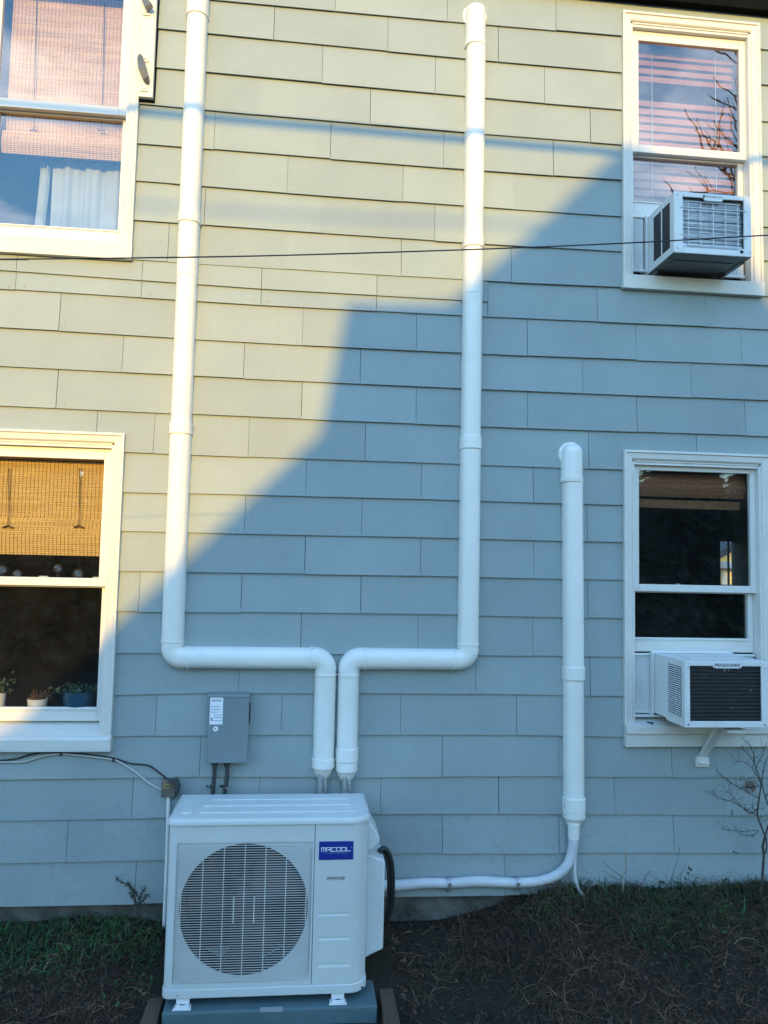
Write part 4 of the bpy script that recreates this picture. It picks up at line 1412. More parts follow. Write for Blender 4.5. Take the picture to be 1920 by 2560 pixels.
# --- lower right: dark louvred back
ax0, ax1, az0, az1, ay = 2.030, 2.498, 1.300, 1.648, -0.360
ac2 = thing('air_conditioner', 'white window air conditioner with dark louvred back in the lower right window', 'air conditioner', ((ax0 + ax1) / 2, -0.17, az0), 'window air conditioners')
mb = MB()
mb.prism([(ay + 0.012, az0), (ay + 0.012, az1), (0.12, az1), (0.12, az0 + 0.012), (-0.13, az0 + 0.012), (-0.155, az0)], ax0, ax0 + 0.004, 'yz')
mb.prism([(ay + 0.012, az0), (ay + 0.012, az1), (0.12, az1), (0.12, az0 + 0.012), (-0.13, az0 + 0.012), (-0.155, az0)], ax1 - 0.004, ax1, 'yz')
mb.box(ax0 + 0.0042, ax1 - 0.0042, ay + 0.012, 0.12, az1 - 0.004, az1).box(ax0 + 0.0042, ax1 - 0.0042, ay + 0.012, 0.12, az0 + 0.012, az0 + 0.016)
build('cabinet', mb, M['acwhite'], ac2, bevel=0.0015)
build('top_panel', MB().box(ax0 + 0.09, ax1 - 0.12, -0.25, -0.06, az1, az1 + 0.004), M['vinyl'], ac2, bevel=0.002)
fx = lambda f: ax0 + (ax1 - ax0) * f
fz = lambda f: az1 - (az1 - az0) * f
op = (fx(0.062), fx(0.915), fz(0.905), fz(0.075))
fr = grid_front(ac2, ax0, ax1, az0, az1, ay, op)
mb = MB().prism([(fx(0.325), op[3] + 0.001), (fx(0.69), op[3] + 0.001), (fx(0.665), op[3] - 0.009), (fx(0.645), op[3] - 0.012), (fx(0.370), op[3] - 0.012), (fx(0.350), op[3] - 0.009)], ay - 0.0006, ay + 0.010, 'xz')
build('name_tab', mb, M['acwhite'], fr, bevel=0.0015)
text('maker_name', 'FRIGIDAIRE', fr, M['ink'], (fx(0.508), ay - 0.0010, fz(0.060)), 0.0165, width=0.138, space=1.1, bold=0.018)
build('coil_back', MB().box(op[0] - 0.004, op[1] + 0.004, ay + 0.020, ay + 0.026, op[2] - 0.004, op[3] + 0.004), M['darkfin'], ac2)
NL = 15
for k in range(NL):
    z = op[2] + (op[3] - op[2]) * (k + 0.6) / NL
    mb = MB().prism([(ay + 0.004, z - 0.0012), (ay + 0.004, z + 0.0008), (ay + 0.018, z + 0.0065), (ay + 0.018, z + 0.0045)], op[0], op[1], 'yz')
    build('louvre', mb, M['conduit'], ac2)
for a, c in ((0.037, 0.955), (0.950, 0.958), (0.037, 0.095), (0.955, 0.095)):
    screw(fr, fx(a), ay, fz(c), 0.0045, M['ink'] if c > 0.5 else M['steel'])
# pale scraps caught on the back
for a, c, r in ((0.475, 0.135, 0.006), (0.445, 0.110, 0.004), (0.525, 0.13, 0.005), (0.23, 0.22, 0.003), (0.785, 0.44, 0.005), (0.56, 0.71, 0.0035)):
    build('paint_fleck', MB().prism([(fx(a) - r * .5, fz(c) - r), (fx(a) + r * .4, fz(c) - r * .7), (fx(a) + r * .6, fz(c) + r), (fx(a) - r * .1, fz(c) + r * .8)], ay + 0.0015, ay + 0.0035, 'xz'), M['print'], ac2)
# louvred sides, both
for xs_, d in ((ax0, -1), (ax1, 1)):
    mb = MB()
    for y0, y1 in ((-0.245, -0.172), (-0.322, -0.253)):
        mb.box(xs_ - 0.0012, xs_ + 0.0012, y0, y1, az0 + 0.045, az1 - 0.035)
    v = build('vent_shade_plate', mb, M['black'], ac2)  # flat dark plate: shade of the hollow behind the louvres, put into colour
    mb = MB()
    for y0, y1 in ((-0.245, -0.172), (-0.322, -0.253)):
        for k in range(23):
            z = az0 + 0.045 + (az1 - az0 - 0.080) * (k + 0.5) / 23
            mb.prism([(xs_ + d * 0.001, z - 0.0028), (xs_ + d * 0.0055, z - 0.0040), (xs_ + d * 0.0055, z - 0.0024), (xs_ + d * 0.001, z + 0.0012)], y0, y1, 'xz')
    build('side_louvres', mb, M['acwhite'], v, kind='stuff')
screw(ac2, ax0 - 0.001, -0.16, az0 + 0.02, 0.004)
accordion(ac2, 1.914, 2.016, 1.318, 1.634, 0.032, 9)
accordion(ac2, 2.512, 2.655, 1.318, 1.634, 0.032, 12)
for x in (2.016, 2.502):
    build('side_channel', MB().box(x, x + 0.012, -0.002, 0.040, 1.300, 1.652), M['acwhite'], ac2, bevel=0.001)
build('top_channel', MB().box(2.018, 2.51, 0.010, 0.030, 1.650, 1.664), M['acwhite'], ac2, bevel=0.001)
build('base_channel', MB().box(1.91, 2.66, 0.0, 0.040, 1.288, 1.300), M['acwhite'], ac2, bevel=0.001)

# support bracket under it
br = thing('support_bracket', 'pale angled metal bracket under the lower right air conditioner', 'bracket', tuple(P(1757, 1917, -0.02)))
top, foot = P(1800, 1838, -0.21), P(1757, 1905, -0.03)
tx = top.x
mb = MB().box(tx - 0.006, tx + 0.100, -0.30, -0.12, 1.272, 1.277).box(tx - 0.006, tx + 0.100, -0.305, -0.300, 1.260, 1.277).box(tx - 0.009, tx - 0.006, -0.30, -0.12, 1.260, 1.277)
build('saddle', mb, M['acwhite'], br, bevel=0.001)
w2 = 0.021
a, b_ = Vector((tx + 0.018, -0.20, 1.271)), Vector((foot.x + 0.004, -0.024, foot.z + 0.02))
rings = []
for p in (a, b_):
    rings.append([(p.x - w2, p.y, p.z), (p.x + w2, p.y, p.z), (p.x + w2, p.y + 0.030, p.z), (p.x + w2 - 0.003, p.y + 0.030, p.z), (p.x + w2 - 0.003, p.y + 0.003, p.z), (p.x - w2 + 0.003, p.y + 0.003, p.z), (p.x - w2 + 0.003, p.y + 0.030, p.z), (p.x - w2, p.y + 0.030, p.z)])
build('arm', MB().loft(rings), M['acwhite'], br)
c0, c1 = P(1741, 1893, -0.03), P(1772, 1917, -0.03)
fp = build('wall_foot', MB().box(c0.x, c1.x, -0.034, -0.012, c1.z, c0.z), M['vinyl'], br, bevel=0.002)
build('foot_cap', MB().box(c0.x + 0.008, c1.x - 0.006, -0.052, -0.034, c1.z + 0.018, c1.z + 0.030), M['acwhite'], fp, bevel=0.001)
a = P(1620, 1808, 0.0)
o = build('bolt', MB().tube([(a.x - 0.012, -0.012, 1.262), (a.x + 0.008, -0.032, 1.259)], 0.004, 8).tube([(a.x + 0.008, -0.032, 1.259), (a.x + 0.012, -0.036, 1.259)], 0.007, 8), M['cable_black'])
tag(o, 'loose dark bolt lying on the sill of the lower right window', 'bolt')


# ================================================================== blinds and curtains
def bamboo_blind(root, x0, x1, z0, z1, y, mt, fold=None, pitch=0.0100, thread=0.0205, slats='slats'):
    """woven blind: many thin slats held by threads (too fine to pick apart)"""
    mb = MB()
    n = int((z1 - z0) / pitch)
    for k in range(n):
        z = z0 + pitch * k
        sag = 0.0008 * math.sin(k * 0.9)
        yy = y + (fold(z) if fold else 0.0)
        mb.box(x0, x1, yy - 0.002 + sag, yy + 0.001 + sag, z + 0.0007, z + pitch - 0.0007)
    build(slats, mb, mt, root, kind='stuff')
    mb = MB()
    x = x0 + thread * 0.5
    while x < x1:
        for k in range(0, n, 3):
            za, zb = z0 + pitch * k, min(z1, z0 + pitch * (k + 3))
            yy = y + (fold((za + zb) / 2) if fold else 0.0)
            mb.box(x - 0.0006, x + 0.0006, yy - 0.0042, yy - 0.0020, za, zb)
        x += thread
    build('threads', mb, M['string'], root, kind='stuff')


# upper left: pale blind, short of the frame on its left, a pulled-up tail below the rail
BY = 0.115
tl = P(34, 8, BY)
bx0 = tl.x
zb_tail = P(150, 395, BY).z
bl = thing('bamboo_blind', 'pale woven bamboo blind behind the upper left window', 'blind', (-1.4, BY, zb_tail), 'bamboo blinds')
bamboo_blind(bl, bx0, -1.03, zb_tail, 5.37, BY, M['bamboo_pale'], None)
tail0, tail1 = zb_tail - 0.002, P(150, 336, BY - 0.02).z
bamboo_blind(bl, bx0 - 0.012, -1.03, tail0, tail1, BY - 0.016, M['bamboo_pale'], lambda z: -0.012 * math.sin((z - tail0) / (tail1 - tail0) * PI), slats='tail')
for px in (92, 262):
    a, c = P(px, 0, BY - 0.008), P(px - 8, 325, BY - 0.03)
    cord = build('cord', MB().tube([a, (a + c) / 2 + Vector((0, 0, 0)), c], 0.0022, 5), M['string'], bl)
    build('tassel', MB().tube([c + Vector((-0.02, 0, -0.004)), c, c + Vector((0.02, 0, -0.005))], 0.004, 6), M['string'], cord)

# lower left: honey-coloured blind rolled up below
BY = 0.112
zb = P(120, 1388, BY).z
bl = thing('bamboo_blind', 'honey coloured bamboo blind behind the lower left window', 'blind', (-1.4, BY, zb), 'bamboo blinds')
ztop = P(120, 1150, BY).z
bamboo_blind(bl, -1.80, -1.035, zb + 0.17, ztop, BY, M['bamboo'], None)
bamboo_blind(bl, -1.80, -1.035, zb, zb + 0.20, BY - 0.018, M['bamboo'], lambda z: -0.016 * math.sin(min(1, max(0, (z - zb) / 0.20)) * PI), slats='rolled_tail')
build('headrail', MB().box(-1.81, -1.03, BY - 0.01, BY + 0.02, ztop, ztop + 0.05), M['bamboo'], bl)
for px in (20, 197):
    a, c = P(px + 2, 1170, BY - 0.01), P(px, 1318, BY - 0.045)
    cord = build('cord', MB().tube([a, P(px + 1, 1240, BY - 0.012), c], 0.0015, 5), M['string'], bl)
    cord2 = build('cord', MB().tube([a + Vector((0.012, 0, 0)), P(px + 5, 1240, BY - 0.012), c + Vector((0.004, 0, 0))], 0.0011, 5), M['string'], bl)
    build('tassel', MB().tube([c + Vector((-0.026, 0, -0.002)), c + Vector((0, 0, 0.008)), c + Vector((0.026, 0, -0.004))], 0.0055, 6), M['string'], cord)

# lower right: dark rolled blind under the head
BY = 0.125
zt_, zb = P(1720, 1198, BY).z, P(1720, 1272, BY).z
bl = thing('bamboo_blind', 'brown bamboo blind rolled up under the head of the lower right window', 'blind', (2.25, BY, zb), 'bamboo blinds')
mid_ = P(1720, 1248, BY).z
bamboo_blind(bl, 1.90, P(1855, 1240, BY).x, mid_ + 0.008, zt_ + 0.03, BY - 0.014, M['bamboo_brown'], lambda z: -0.03 * math.sin(max(0, min(1, (z - mid_) / max(1e-3, (zt_ - mid_)))) * PI))
bamboo_blind(bl, 1.90, P(1850, 1270, BY).x, zb, mid_, BY, M['bamboo_brown'], None, slats='rolled_tail')

# upper right: broad wooden slats
BY = 0.12
bl = thing('slat_blind', 'reddish wooden slat blind behind the upper right window', 'blind', (2.25, BY, 4.3))
z = P(1720, 140, BY).z
xr_ = P(1832, 180, BY).x
k = 0
while z > 4.32:
    if k not in (4, 5):                     # two slats are missing
        mb = MB().prism([(BY - 0.012, z - 0.043), (BY - 0.0095, z - 0.044), (BY + 0.006, z - 0.001), (BY + 0.0035, z)], 1.86, xr_, 'yz')
        build('slat', mb, M['wood_slat'], bl)
    z -= 0.0525
    k += 1
for x in (P(1627, 200, BY).x, P(1785, 200, BY).x):
    build('ladder_cord', MB().tube([(x, BY - 0.016, 5.35), (x, BY - 0.016, 4.32)], 0.002, 5), M['curtain'], bl)

# white curtain low in the upper left window
cu = thing('curtain', 'white curtain gathered behind the lower sash of the upper left window', 'curtain', (-1.3, 0.2, 3.6))
ct = P(170, 410, 0.20).z
for (pxa, pxb, ptop, nm) in ((98, 124, 412, 'curtain_edge'), (128, 312, 407, 'drape')):
    xa, xb = P(pxa, 480, 0.20).x, P(pxb, 480, 0.20).x
    zt2 = P((pxa + pxb) / 2, ptop, 0.20).z
    nx_, nz_ = 60, 10
    vs, fs = [], []
    for j in range(nz_ + 1):
        for i in range(nx_ + 1):
            u, v = i / nx_, j / nz_
            x = xa + (xb - xa) * u - (0.06 * (1 - v) ** 1.4 if nm == 'curtain_edge' else 0)
            ph = u * (3.2 if nm == 'drape' else 0.9) * 2 * PI
            y = 0.20 + 0.010 * math.sin(ph + 0.4 * math.sin(3 * v)) + 0.006 * math.sin(2.3 * ph + 1)
            z = 3.5 + (zt2 - 3.5) * v + (0.008 * math.sin(ph * 0.5) - 0.05 * max(0, u - 0.6)) * v
            vs.append((x, y, z))
    W_ = nx_ + 1
    fs = [(j * W_ + i, j * W_ + i + 1, (j + 1) * W_ + i + 1, (j + 1) * W_ + i) for j in range(nz_) for i in range(nx_)]
    o = build(nm, MB().add(vs, fs), M['curtain'], cu, smooth=80)
    so = o.modifiers.new('solid', 'SOLIDIFY')
    so.thickness = 0.003

# ================================================================== things on the sashes of the lower left window
zr = WINDOWS[1]['rail'] + 0.034
for (px, r, st, lab) in ((144, 0.026, 0.034, 'clear glass mushroom ornament on a short stem on the sash rail'), (195, 0.030, 0.004, 'round amber glass float on the sash rail'), (43, 0.026, 0.0, 'small clear glass ball left of the sash lock'), (5, 0.028, 0.018, 'greenish glass ball on a foot at the left end of the sash rail')):
    y = 0.052 + SET
    x = P(px, 1430, y).x
    prof = []
    if st:
        prof += [(0.0, 0.0), (0.012, 0.0), (0.012, 0.003), (0.005, 0.006), (0.005, st)]
    h0 = st
    n_ = 12
    for k in range(n_ + 1):
        a = -PI / 2 + PI * k / n_
        prof.append((max(0.0008, r * math.cos(a)), h0 + r + r * math.sin(a)))
    o = build('glass_ornament', MB().lathe((x, y, zr - 0.001), prof, 20), M['bulb'], None, smooth=60)
    tag(o, lab + ' in the lower left window' if len(lab.split()) < 11 else lab, 'ornament', 'glass ornaments on the sash rail')
lk = P(104, 1441, 0.04)
for nm_, (px0_, px1_) in (('left', (80, 118)), ('right', (220, 249))):
    a, c = P(px0_, 1441, 0.045), P(px1_, 1441, 0.045)
    build('sash_lock', MB().box(a.x, c.x, 0.034 + SET, 0.056 + SET, zr - 0.001, zr + 0.010).box((a.x + c.x) / 2 - 0.01, c.x, 0.036 + SET, 0.052 + SET, zr + 0.008, zr + 0.017), M['vinyl'], WIN['LL'], bevel=0.003)
a = P(1700, 1461, 0.045)
build('sash_lock', MB().box(a.x - 0.03, a.x + 0.03, 0.034 + SET, 0.056 + SET, 2.035, 2.043).lathe((a.x, 0.045 + SET, 2.043), [(0.012, 0), (0.010, 0.008)], 12), M['vinyl'], WIN['LR'], bevel=0.002)


def leaf_mesh(mb, p, d, n, ln, wd):
    d = Vector(d).normalized()
    s = d.cross(Vector(n)).normalized() * wd / 2
    u = s.cross(d).normalized()
    p = Vector(p)
    mb.add([p, p + d * ln * .35 + s - u * ln * .04, p + d * ln * .75 + s * .7, p + d * ln - u * ln * .12, p + d * ln * .75 - s * .7, p + d * ln * .35 - s - u * ln * .04, p + d * ln * .5 + u * ln * .05],
           [(0, 1, 6), (1, 2, 6), (2, 3, 6), (3, 4, 6), (4, 5, 6), (5, 0, 6)])


SILL_IN = 1.262
for (px, w_, h_, mt, lab, kind) in ((94, 0.052, 0.062, 'cloudy_pot', 'small white pot with a dry brown tuft inside the lower left window', 'tuft'), (198, 0.088, 0.105, 'blue_pot', 'wide blue pot of trailing leaves inside the lower left window', 'trail'), (-8, 0.045, 0.095, 'cloudy_pot', 'grooved pale pot with a leafy plant at the left of the lower left window', 'leafy')):
    y = 0.135
    x = P(px, 1750, y).x
    z0 = P(px, 1766, y).z - 0.02
    t_ = thing('potted_plant', lab, 'potted plant', (x, y, z0), 'potted plants on the inner sill')
    build('pot', MB().lathe((x, y, z0), [(0.0, 0), (w_ * 0.86, 0), (w_ * 0.9, 0.006), (w_, h_ * 0.8), (w_, h_), (w_ * 0.9, h_), (w_ * 0.88, h_ - 0.012), (0.0, h_ - 0.012)], 24), M[mt], t_, smooth=50)
    mb = MB()
    for k in range({'tuft': 46, 'trail': 40, 'leafy': 46}[kind]):
        a = random.uniform(0, 2 * PI)
        e = random.uniform(0.3, 1.3)
        r0 = w_ * random.uniform(0, 0.7)
        b_ = Vector((x + r0 * math.cos(a), y + r0 * math.sin(a), z0 + h_ - 0.012))
        d = Vector((math.cos(a) * math.cos(e), math.sin(a) * math.cos(e), math.sin(e)))
        if kind == 'tuft':
            leaf_mesh(mb, b_, d, (0.2, -1, 0.1), random.uniform(0.03, 0.075), 0.006)
        else:
            L_ = random.uniform(0.02, 0.07 if kind == 'trail' else 0.13)
            if kind == 'trail' and random.random() < 0.25:
                b_.x -= 0.05
            mb.tube([b_, b_ + d * L_], 0.0012, 4)
            for q in range(3):
                leaf_mesh(mb, b_ + d * L_ * (0.4 + 0.3 * q), (random.uniform(-1, 1), random.uniform(-1, 0.3), random.uniform(-0.4, 0.8)), (0.1, -1, 0.3), random.uniform(0.018, 0.034), 0.015)
    build('foliage', mb, M['dryleaf'] if kind == 'tuft' else M['leaf'], t_, kind='stuff')

# ================================================================== bracket board beside the upper left window
a, c = P(344, 241, -0.055), P(389, 30, -0.055)
mbx0, mbx1, mbz0 = a.x + 0.002, P(386, 140, -0.055).x, a.z
bd_ = thing('bracket_board', 'white vertical board with torn metal straps beside the upper left window', 'board', ((mbx0 + mbx1) / 2, -0.04, mbz0))
build('board', MB().box(mbx0, mbx1, -0.058, -0.018, mbz0, 5.55), M['trim'], bd_, bevel=0.002)
build('board_gap_shade', MB().box(mbx0 - 0.001, mbx1 + 0.006, -0.030, -0.012, mbz0 - 0.010, 5.55), M['soffit'], bd_)  # near-black backing puts the shade of the gap round the board into colour
for px, py in ((366.5, 30), (362.5, 146), (360.5, 220)):
    p_ = P(px, py, -0.062)
    pl = build('strap_plate', MB().box(p_.x - 0.020, p_.x + 0.020, -0.064, -0.058, p_.z - 0.020, p_.z + 0.020), M['trim'], bd_, bevel=0.002)
    build('bolt', MB().lathe((p_.x, -0.064, p_.z), [(0.006, 0), (0.006, -0.004), (0.003, -0.006)], 8, 'y'), M['trim'], pl)
for pts_ in ([(349, 133), (357, 140), (364, 165), (371, 190), (373, 207)], [(358, -12), (372, 0), (379, 8), (383, 18), (373, 24)]):
    # a bent strip of sheet metal standing off the board
    rows = []
    for k, (px, py) in enumerate(pts_):
        yy = -0.066 - 0.035 * math.sin(PI * k / (len(pts_) - 1)) - 0.004
        ww = (6, 14, 18, 14, 5)[k]
        q1, q2 = P(px, py, yy), P(px - ww, py + 8, yy + 0.012)
        rows.append((q1, q2))
    vs = [p for r in rows for p in r]
    vs = vs + [p + Vector((0, 0.0025, 0)) for p in vs]
    n2 = len(rows) * 2
    fs = []
    for k in range(len(rows) - 1):
        a0 = 2 * k
        fs += [(a0, a0 + 1, a0 + 3, a0 + 2), (n2 + a0, n2 + a0 + 2, n2 + a0 + 3, n2 + a0 + 1), (a0, a0 + 2, n2 + a0 + 2, n2 + a0), (a0 + 1, n2 + a0 + 1, n2 + a0 + 3, a0 + 3)]
    fs += [(0, n2, n2 + 1, 1), (n2 - 2, n2 - 1, 2 * n2 - 1, 2 * n2 - 2)]
    build('torn_strap', MB().add(vs, fs), M['acgrey'], bd_)

# ================================================================== house seen through the far window
yw = 17.0
g = [P(1780, 1500, yw), P(1792, 1400, yw), P(1846, 1362, yw), P(1920, 1410, yw), P(1930, 1500, yw)]
z_e = P(1800, 1398, yw).z
yh = thing('yellow_house', 'yellow house glimpsed through the far window of the lower right room', 'house', (g[2].x, yw + 3, -0.3))
xa, xb = P(1765, 1420, yw).x, P(2000, 1420, yw).x
xm, zm = P(1852, 1375, yw).x, P(1852, 1352, yw).z
build('wall', MB().prism([(xa, -0.3), (xa, z_e), (xm, zm), (xb, z_e), (xb, -0.3)], yw, yw + 6, 'xz'), M['yellow'], yh)
build('roof', MB().prism([(xa - 0.3, z_e - 0.1), (xm, zm + 0.12), (xb + 0.3, z_e - 0.1), (xb + 0.3, z_e - 0.3), (xm, zm - 0.1), (xa - 0.3, z_e - 0.3)], yw - 0.3, yw + 6.3, 'xz'), M['roof'], yh)
build('window', MB().box(P(1803, 1430, yw).x, P(1824, 1430, yw).x, yw - 0.05, yw + 0.05, P(1810, 1464, yw).z, P(1810, 1422, yw).z), M['neighbour'], yh)
build('porch_roof', MB().box(P(1790, 1430, yw).x, P(1845, 1430, yw).x, yw - 0.6, yw, P(1810, 1421, yw).z, P(1810, 1404, yw).z), M['neighbour'], yh)


# ================================================================== ground cover
def blades(name, n, region, length, width, tilt, curl, palette, lab=None, wmin=0.25, seg=4, keep=None):
    x0, x1, y0, y1 = region
    bx, by = rng.uniform(x0, x1, n), rng.uniform(y0, y1, n)
    if keep is not None:
        k = keep(bx, by) > rng.uniform(0, 1, n)
        bx, by = bx[k], by[k]
    # nothing grows through the pad or its timbers
    k = ~((bx > -0.66) & (bx < 0.52) & (by > -1.6) & (by < -0.03))
    bx, by = bx[k], by[k]
    n = len(bx)
    bz = ground_z(bx, by)
    L_ = rng.uniform(*length, n) * rng.uniform(0.6, 1.1, n)
    W_ = rng.uniform(*width, n)
    az = rng.uniform(0, 2 * PI, n)
    el = rng.uniform(*tilt, n)
    cu_ = rng.uniform(*curl, n)
    side = rng.normal(0, curl[1] * 0.8, n)
    P_ = np.stack([bx, by, bz + rng.uniform(-0.004, 0.012, n)], 1)
    vs = np.zeros((n, (seg + 1) * 2, 3))
    roll = rng.uniform(-0.8, 0.8, n)
    for s in range(seg + 1):
        d = np.stack([np.cos(az) * np.cos(el), np.sin(az) * np.cos(el), np.sin(el)], 1)
        sd_ = np.stack([-np.sin(az) * np.cos(roll), np.cos(az) * np.cos(roll), np.sin(roll)], 1)
        w_ = (W_ * (1 - (1 - wmin) * s / seg))[:, None] / 2
        vs[:, 2 * s] = P_ - sd_ * w_
        vs[:, 2 * s + 1] = P_ + sd_ * w_
        P_ = P_ + d * (L_ / seg)[:, None]
        el = el - cu_ / seg
        az = az + side / seg
        gzv = ground_z(P_[:, 0], P_[:, 1]) + 0.002
        low = P_[:, 2] < gzv
        P_[low, 2] = gzv[low] + 0.003
        el = np.where(low, np.maximum(el, 0.05), el)
    # stop at the wall
    vs[:, :, 1] = np.minimum(vs[:, :, 1], np.where(vs[:, :, 2] < 0.312, 0.024, -0.022))
    nv = (seg + 1) * 2
    base = (np.arange(n) * nv)[:, None]
    q = np.concatenate([base + np.array([[2 * s, 2 * s + 1, 2 * s + 3, 2 * s + 2]]) for s in range(seg)], 1).reshape(-1, 4)
    me = bpy.data.meshes.new(name)
    nf = len(q)
    me.vertices.add(n * nv)
    me.vertices.foreach_set('co', vs.reshape(-1))
    me.loops.add(nf * 4)
    me.loops.foreach_set('vertex_index', q.reshape(-1).astype(np.int32))
    me.polygons.add(nf)
    me.polygons.foreach_set('loop_start', np.arange(0, nf * 4, 4, dtype=np.int32))
    me.update(calc_edges=True)
    pal = np.array(palette)
    ci = rng.integers(0, len(pal), n)
    cl = pal[ci] * rng.uniform(0.65, 1.3, (n, 1)) * (0.72 + 0.5 * patch(bx, by, 8.0, 4.0))[:, None]
    ca_ = np.ones((n, nv, 4))
    ca_[:, :, :3] = cl[:, None, :]
    at_ = me.color_attributes.new('Col', 'FLOAT_COLOR', 'POINT')
    at_.data.foreach_set('color', ca_.reshape(-1))
    o = bpy.data.objects.new(name, me)
    COL.objects.link(o)
    me.materials.append(M['blades'])
    o['kind'] = 'stuff'
    if lab:
        o['label'] = lab[0]
        o['category'] = lab[1]
    return o


def patch(x, y, s, ph):
    return 0.5 + 0.5 * np.sin(s * x + 2.1 * np.sin(s * 0.7 * y + ph)) * np.cos(s * 1.1 * y + ph + 1.3 * np.sin(s * 0.6 * x))


STRAW = [(0.095, 0.050, 0.025), (0.055, 0.029, 0.016), (0.14, 0.078, 0.040), (0.034, 0.020, 0.012), (0.070, 0.036, 0.020), (0.044, 0.025, 0.015)]
PALE = [(0.26, 0.165, 0.085), (0.34, 0.24, 0.14), (0.19, 0.11, 0.058)]
GREEN = [(0.018, 0.072, 0.018), (0.028, 0.095, 0.024), (0.014, 0.050, 0.014), (0.050, 0.092, 0.026)]
DULL = [(0.020, 0.040, 0.012), (0.022, 0.028, 0.012), (0.034, 0.031, 0.015), (0.018, 0.023, 0.010), (0.060, 0.040, 0.021)]


def k_straw(x, y):
    right = (x > 0.5) * smoothstep(-1.15, -0.75, y) * (0.30 + 0.9 * smoothstep(0.9, 1.5, x))
    left = (x < -0.5) * (0.25 + 0.9 * np.exp(-((y + 0.42) / 0.22) ** 2)) * smoothstep(-1.0, -0.6, y)
    return np.clip((right + left) * (0.12 + 1.0 * patch(x, y, 5.0, 0.5) ** 1.5 + 0.25 * patch(x, y, 17.0, 1.5)), 0, 1)


def k_green(x, y):
    right = (x > 1.15) * smoothstep(-0.42, -0.12, y + 0.12 * np.sin(4 * x) + 0.05 * np.sin(11 * x)) * smoothstep(1.05, 1.6, x)
    left = (x < -0.6) * np.exp(-((y + 0.17) / 0.15) ** 2) * 1.2
    return np.clip((right + left) * (0.4 + 0.8 * patch(x, y, 9.0, 2.0)), 0, 1)


def k_dull(x, y):
    return np.clip(smoothstep(-0.45, -0.85, y) * 1.0 + 0.15, 0, 1) * (0.4 + 0.6 * patch(x, y, 7.0, 1.0))


blades('dry_grass', 60000, (-2.6, 3.6, -1.5, 0.02), (0.05, 0.16), (0.0018, 0.0050), (-0.1, 0.85), (0.4, 2.4), STRAW, ('matted brown dead grass at the foot of the wall', 'dead grass'), keep=k_straw)
blades('straw', 2600, (-2.6, 3.6, -1.5, -0.04), (0.06, 0.20), (0.0018, 0.0042), (0.0, 0.8), (0.3, 2.0), PALE, ('pale straw stalks lying among the dead grass', 'straw'), keep=k_straw)
blades('tall_dry_grass', 5000, (0.85, 3.6, -0.42, 0.0), (0.10, 0.26), (0.0018, 0.0042), (0.3, 1.3), (1.2, 2.9), STRAW, ('taller tangled dead grass along the wall right of the heat pump', 'dead grass'), keep=lambda x, y: 0.25 + 0.6 * patch(x, y, 7.0, 3.0))
blades('green_grass', 32000, (-2.6, 3.6, -0.9, 0.02), (0.03, 0.10), (0.0030, 0.0075), (0.4, 1.45), (0.3, 1.6), GREEN, ('green grass and weeds along the foot of the wall', 'grass'), keep=k_green)
blades('lawn', 36000, (-2.6, 3.6, -2.6, -0.3), (0.02, 0.06), (0.0018, 0.004), (0.1, 1.2), (0.3, 1.6), DULL, ('short dull winter lawn in front of the wall', 'lawn'), keep=k_dull)
blades('clover', 14000, (-2.6, 3.6, -0.6, 0.02), (0.012, 0.034), (0.008, 0.018), (0.2, 1.3), (0.0, 1.5), GREEN, ('low broad leaved weeds at the foot of the wall', 'weeds'), wmin=0.5, seg=3, keep=k_green)
blades('leaf_litter', 6500, (-2.6, 3.6, -1.6, 0.02), (0.014, 0.045), (0.008, 0.024), (-0.1, 0.45), (-0.8, 1.2), [(0.055, 0.030, 0.018), (0.10, 0.056, 0.030), (0.035, 0.022, 0.015), (0.075, 0.040, 0.020)], ('small dead leaves scattered over the ground', 'leaf litter'), wmin=0.3, seg=3)

# two pale chips on the bare soil
for px, py, lab in ((1054, 2416, 'larger pale chip lying on the soil right of the heat pump'), (1179, 2420, 'smaller pale chip lying on the soil right of the heat pump')):
    d = (R_ * ((px - 960) / 1950) - U_ * ((py - 1280) / 1950) + F_)
    tt = (0.012 - CAM.z) / d.z
    for _ in range(6):
        q = CAM + d * tt
        tt = (float(ground_z(q.x, q.y)) + 0.012 - CAM.z) / d.z
    q = CAM + d * tt
    r = 0.009 if px < 1100 else 0.0055
    o = build('pale_chip', MB().prism([(q.x - r, q.y - r * .6), (q.x + r * .8, q.y - r * .7), (q.x + r, q.y + r * .5), (q.x - r * .3, q.y + r * .8)], q.z - 0.006, q.z + 0.003, 'xy'), M['sticker'], None, bevel=0.001)
    tag(o, lab, 'chip', 'pale chips on the soil')


# ================================================================== weeds and shrub against the wall
def tile(zx, zy, y=-0.12):
    return P(1280 + 0.3858 * zx, 1900 + 0.3858 * zy, y)


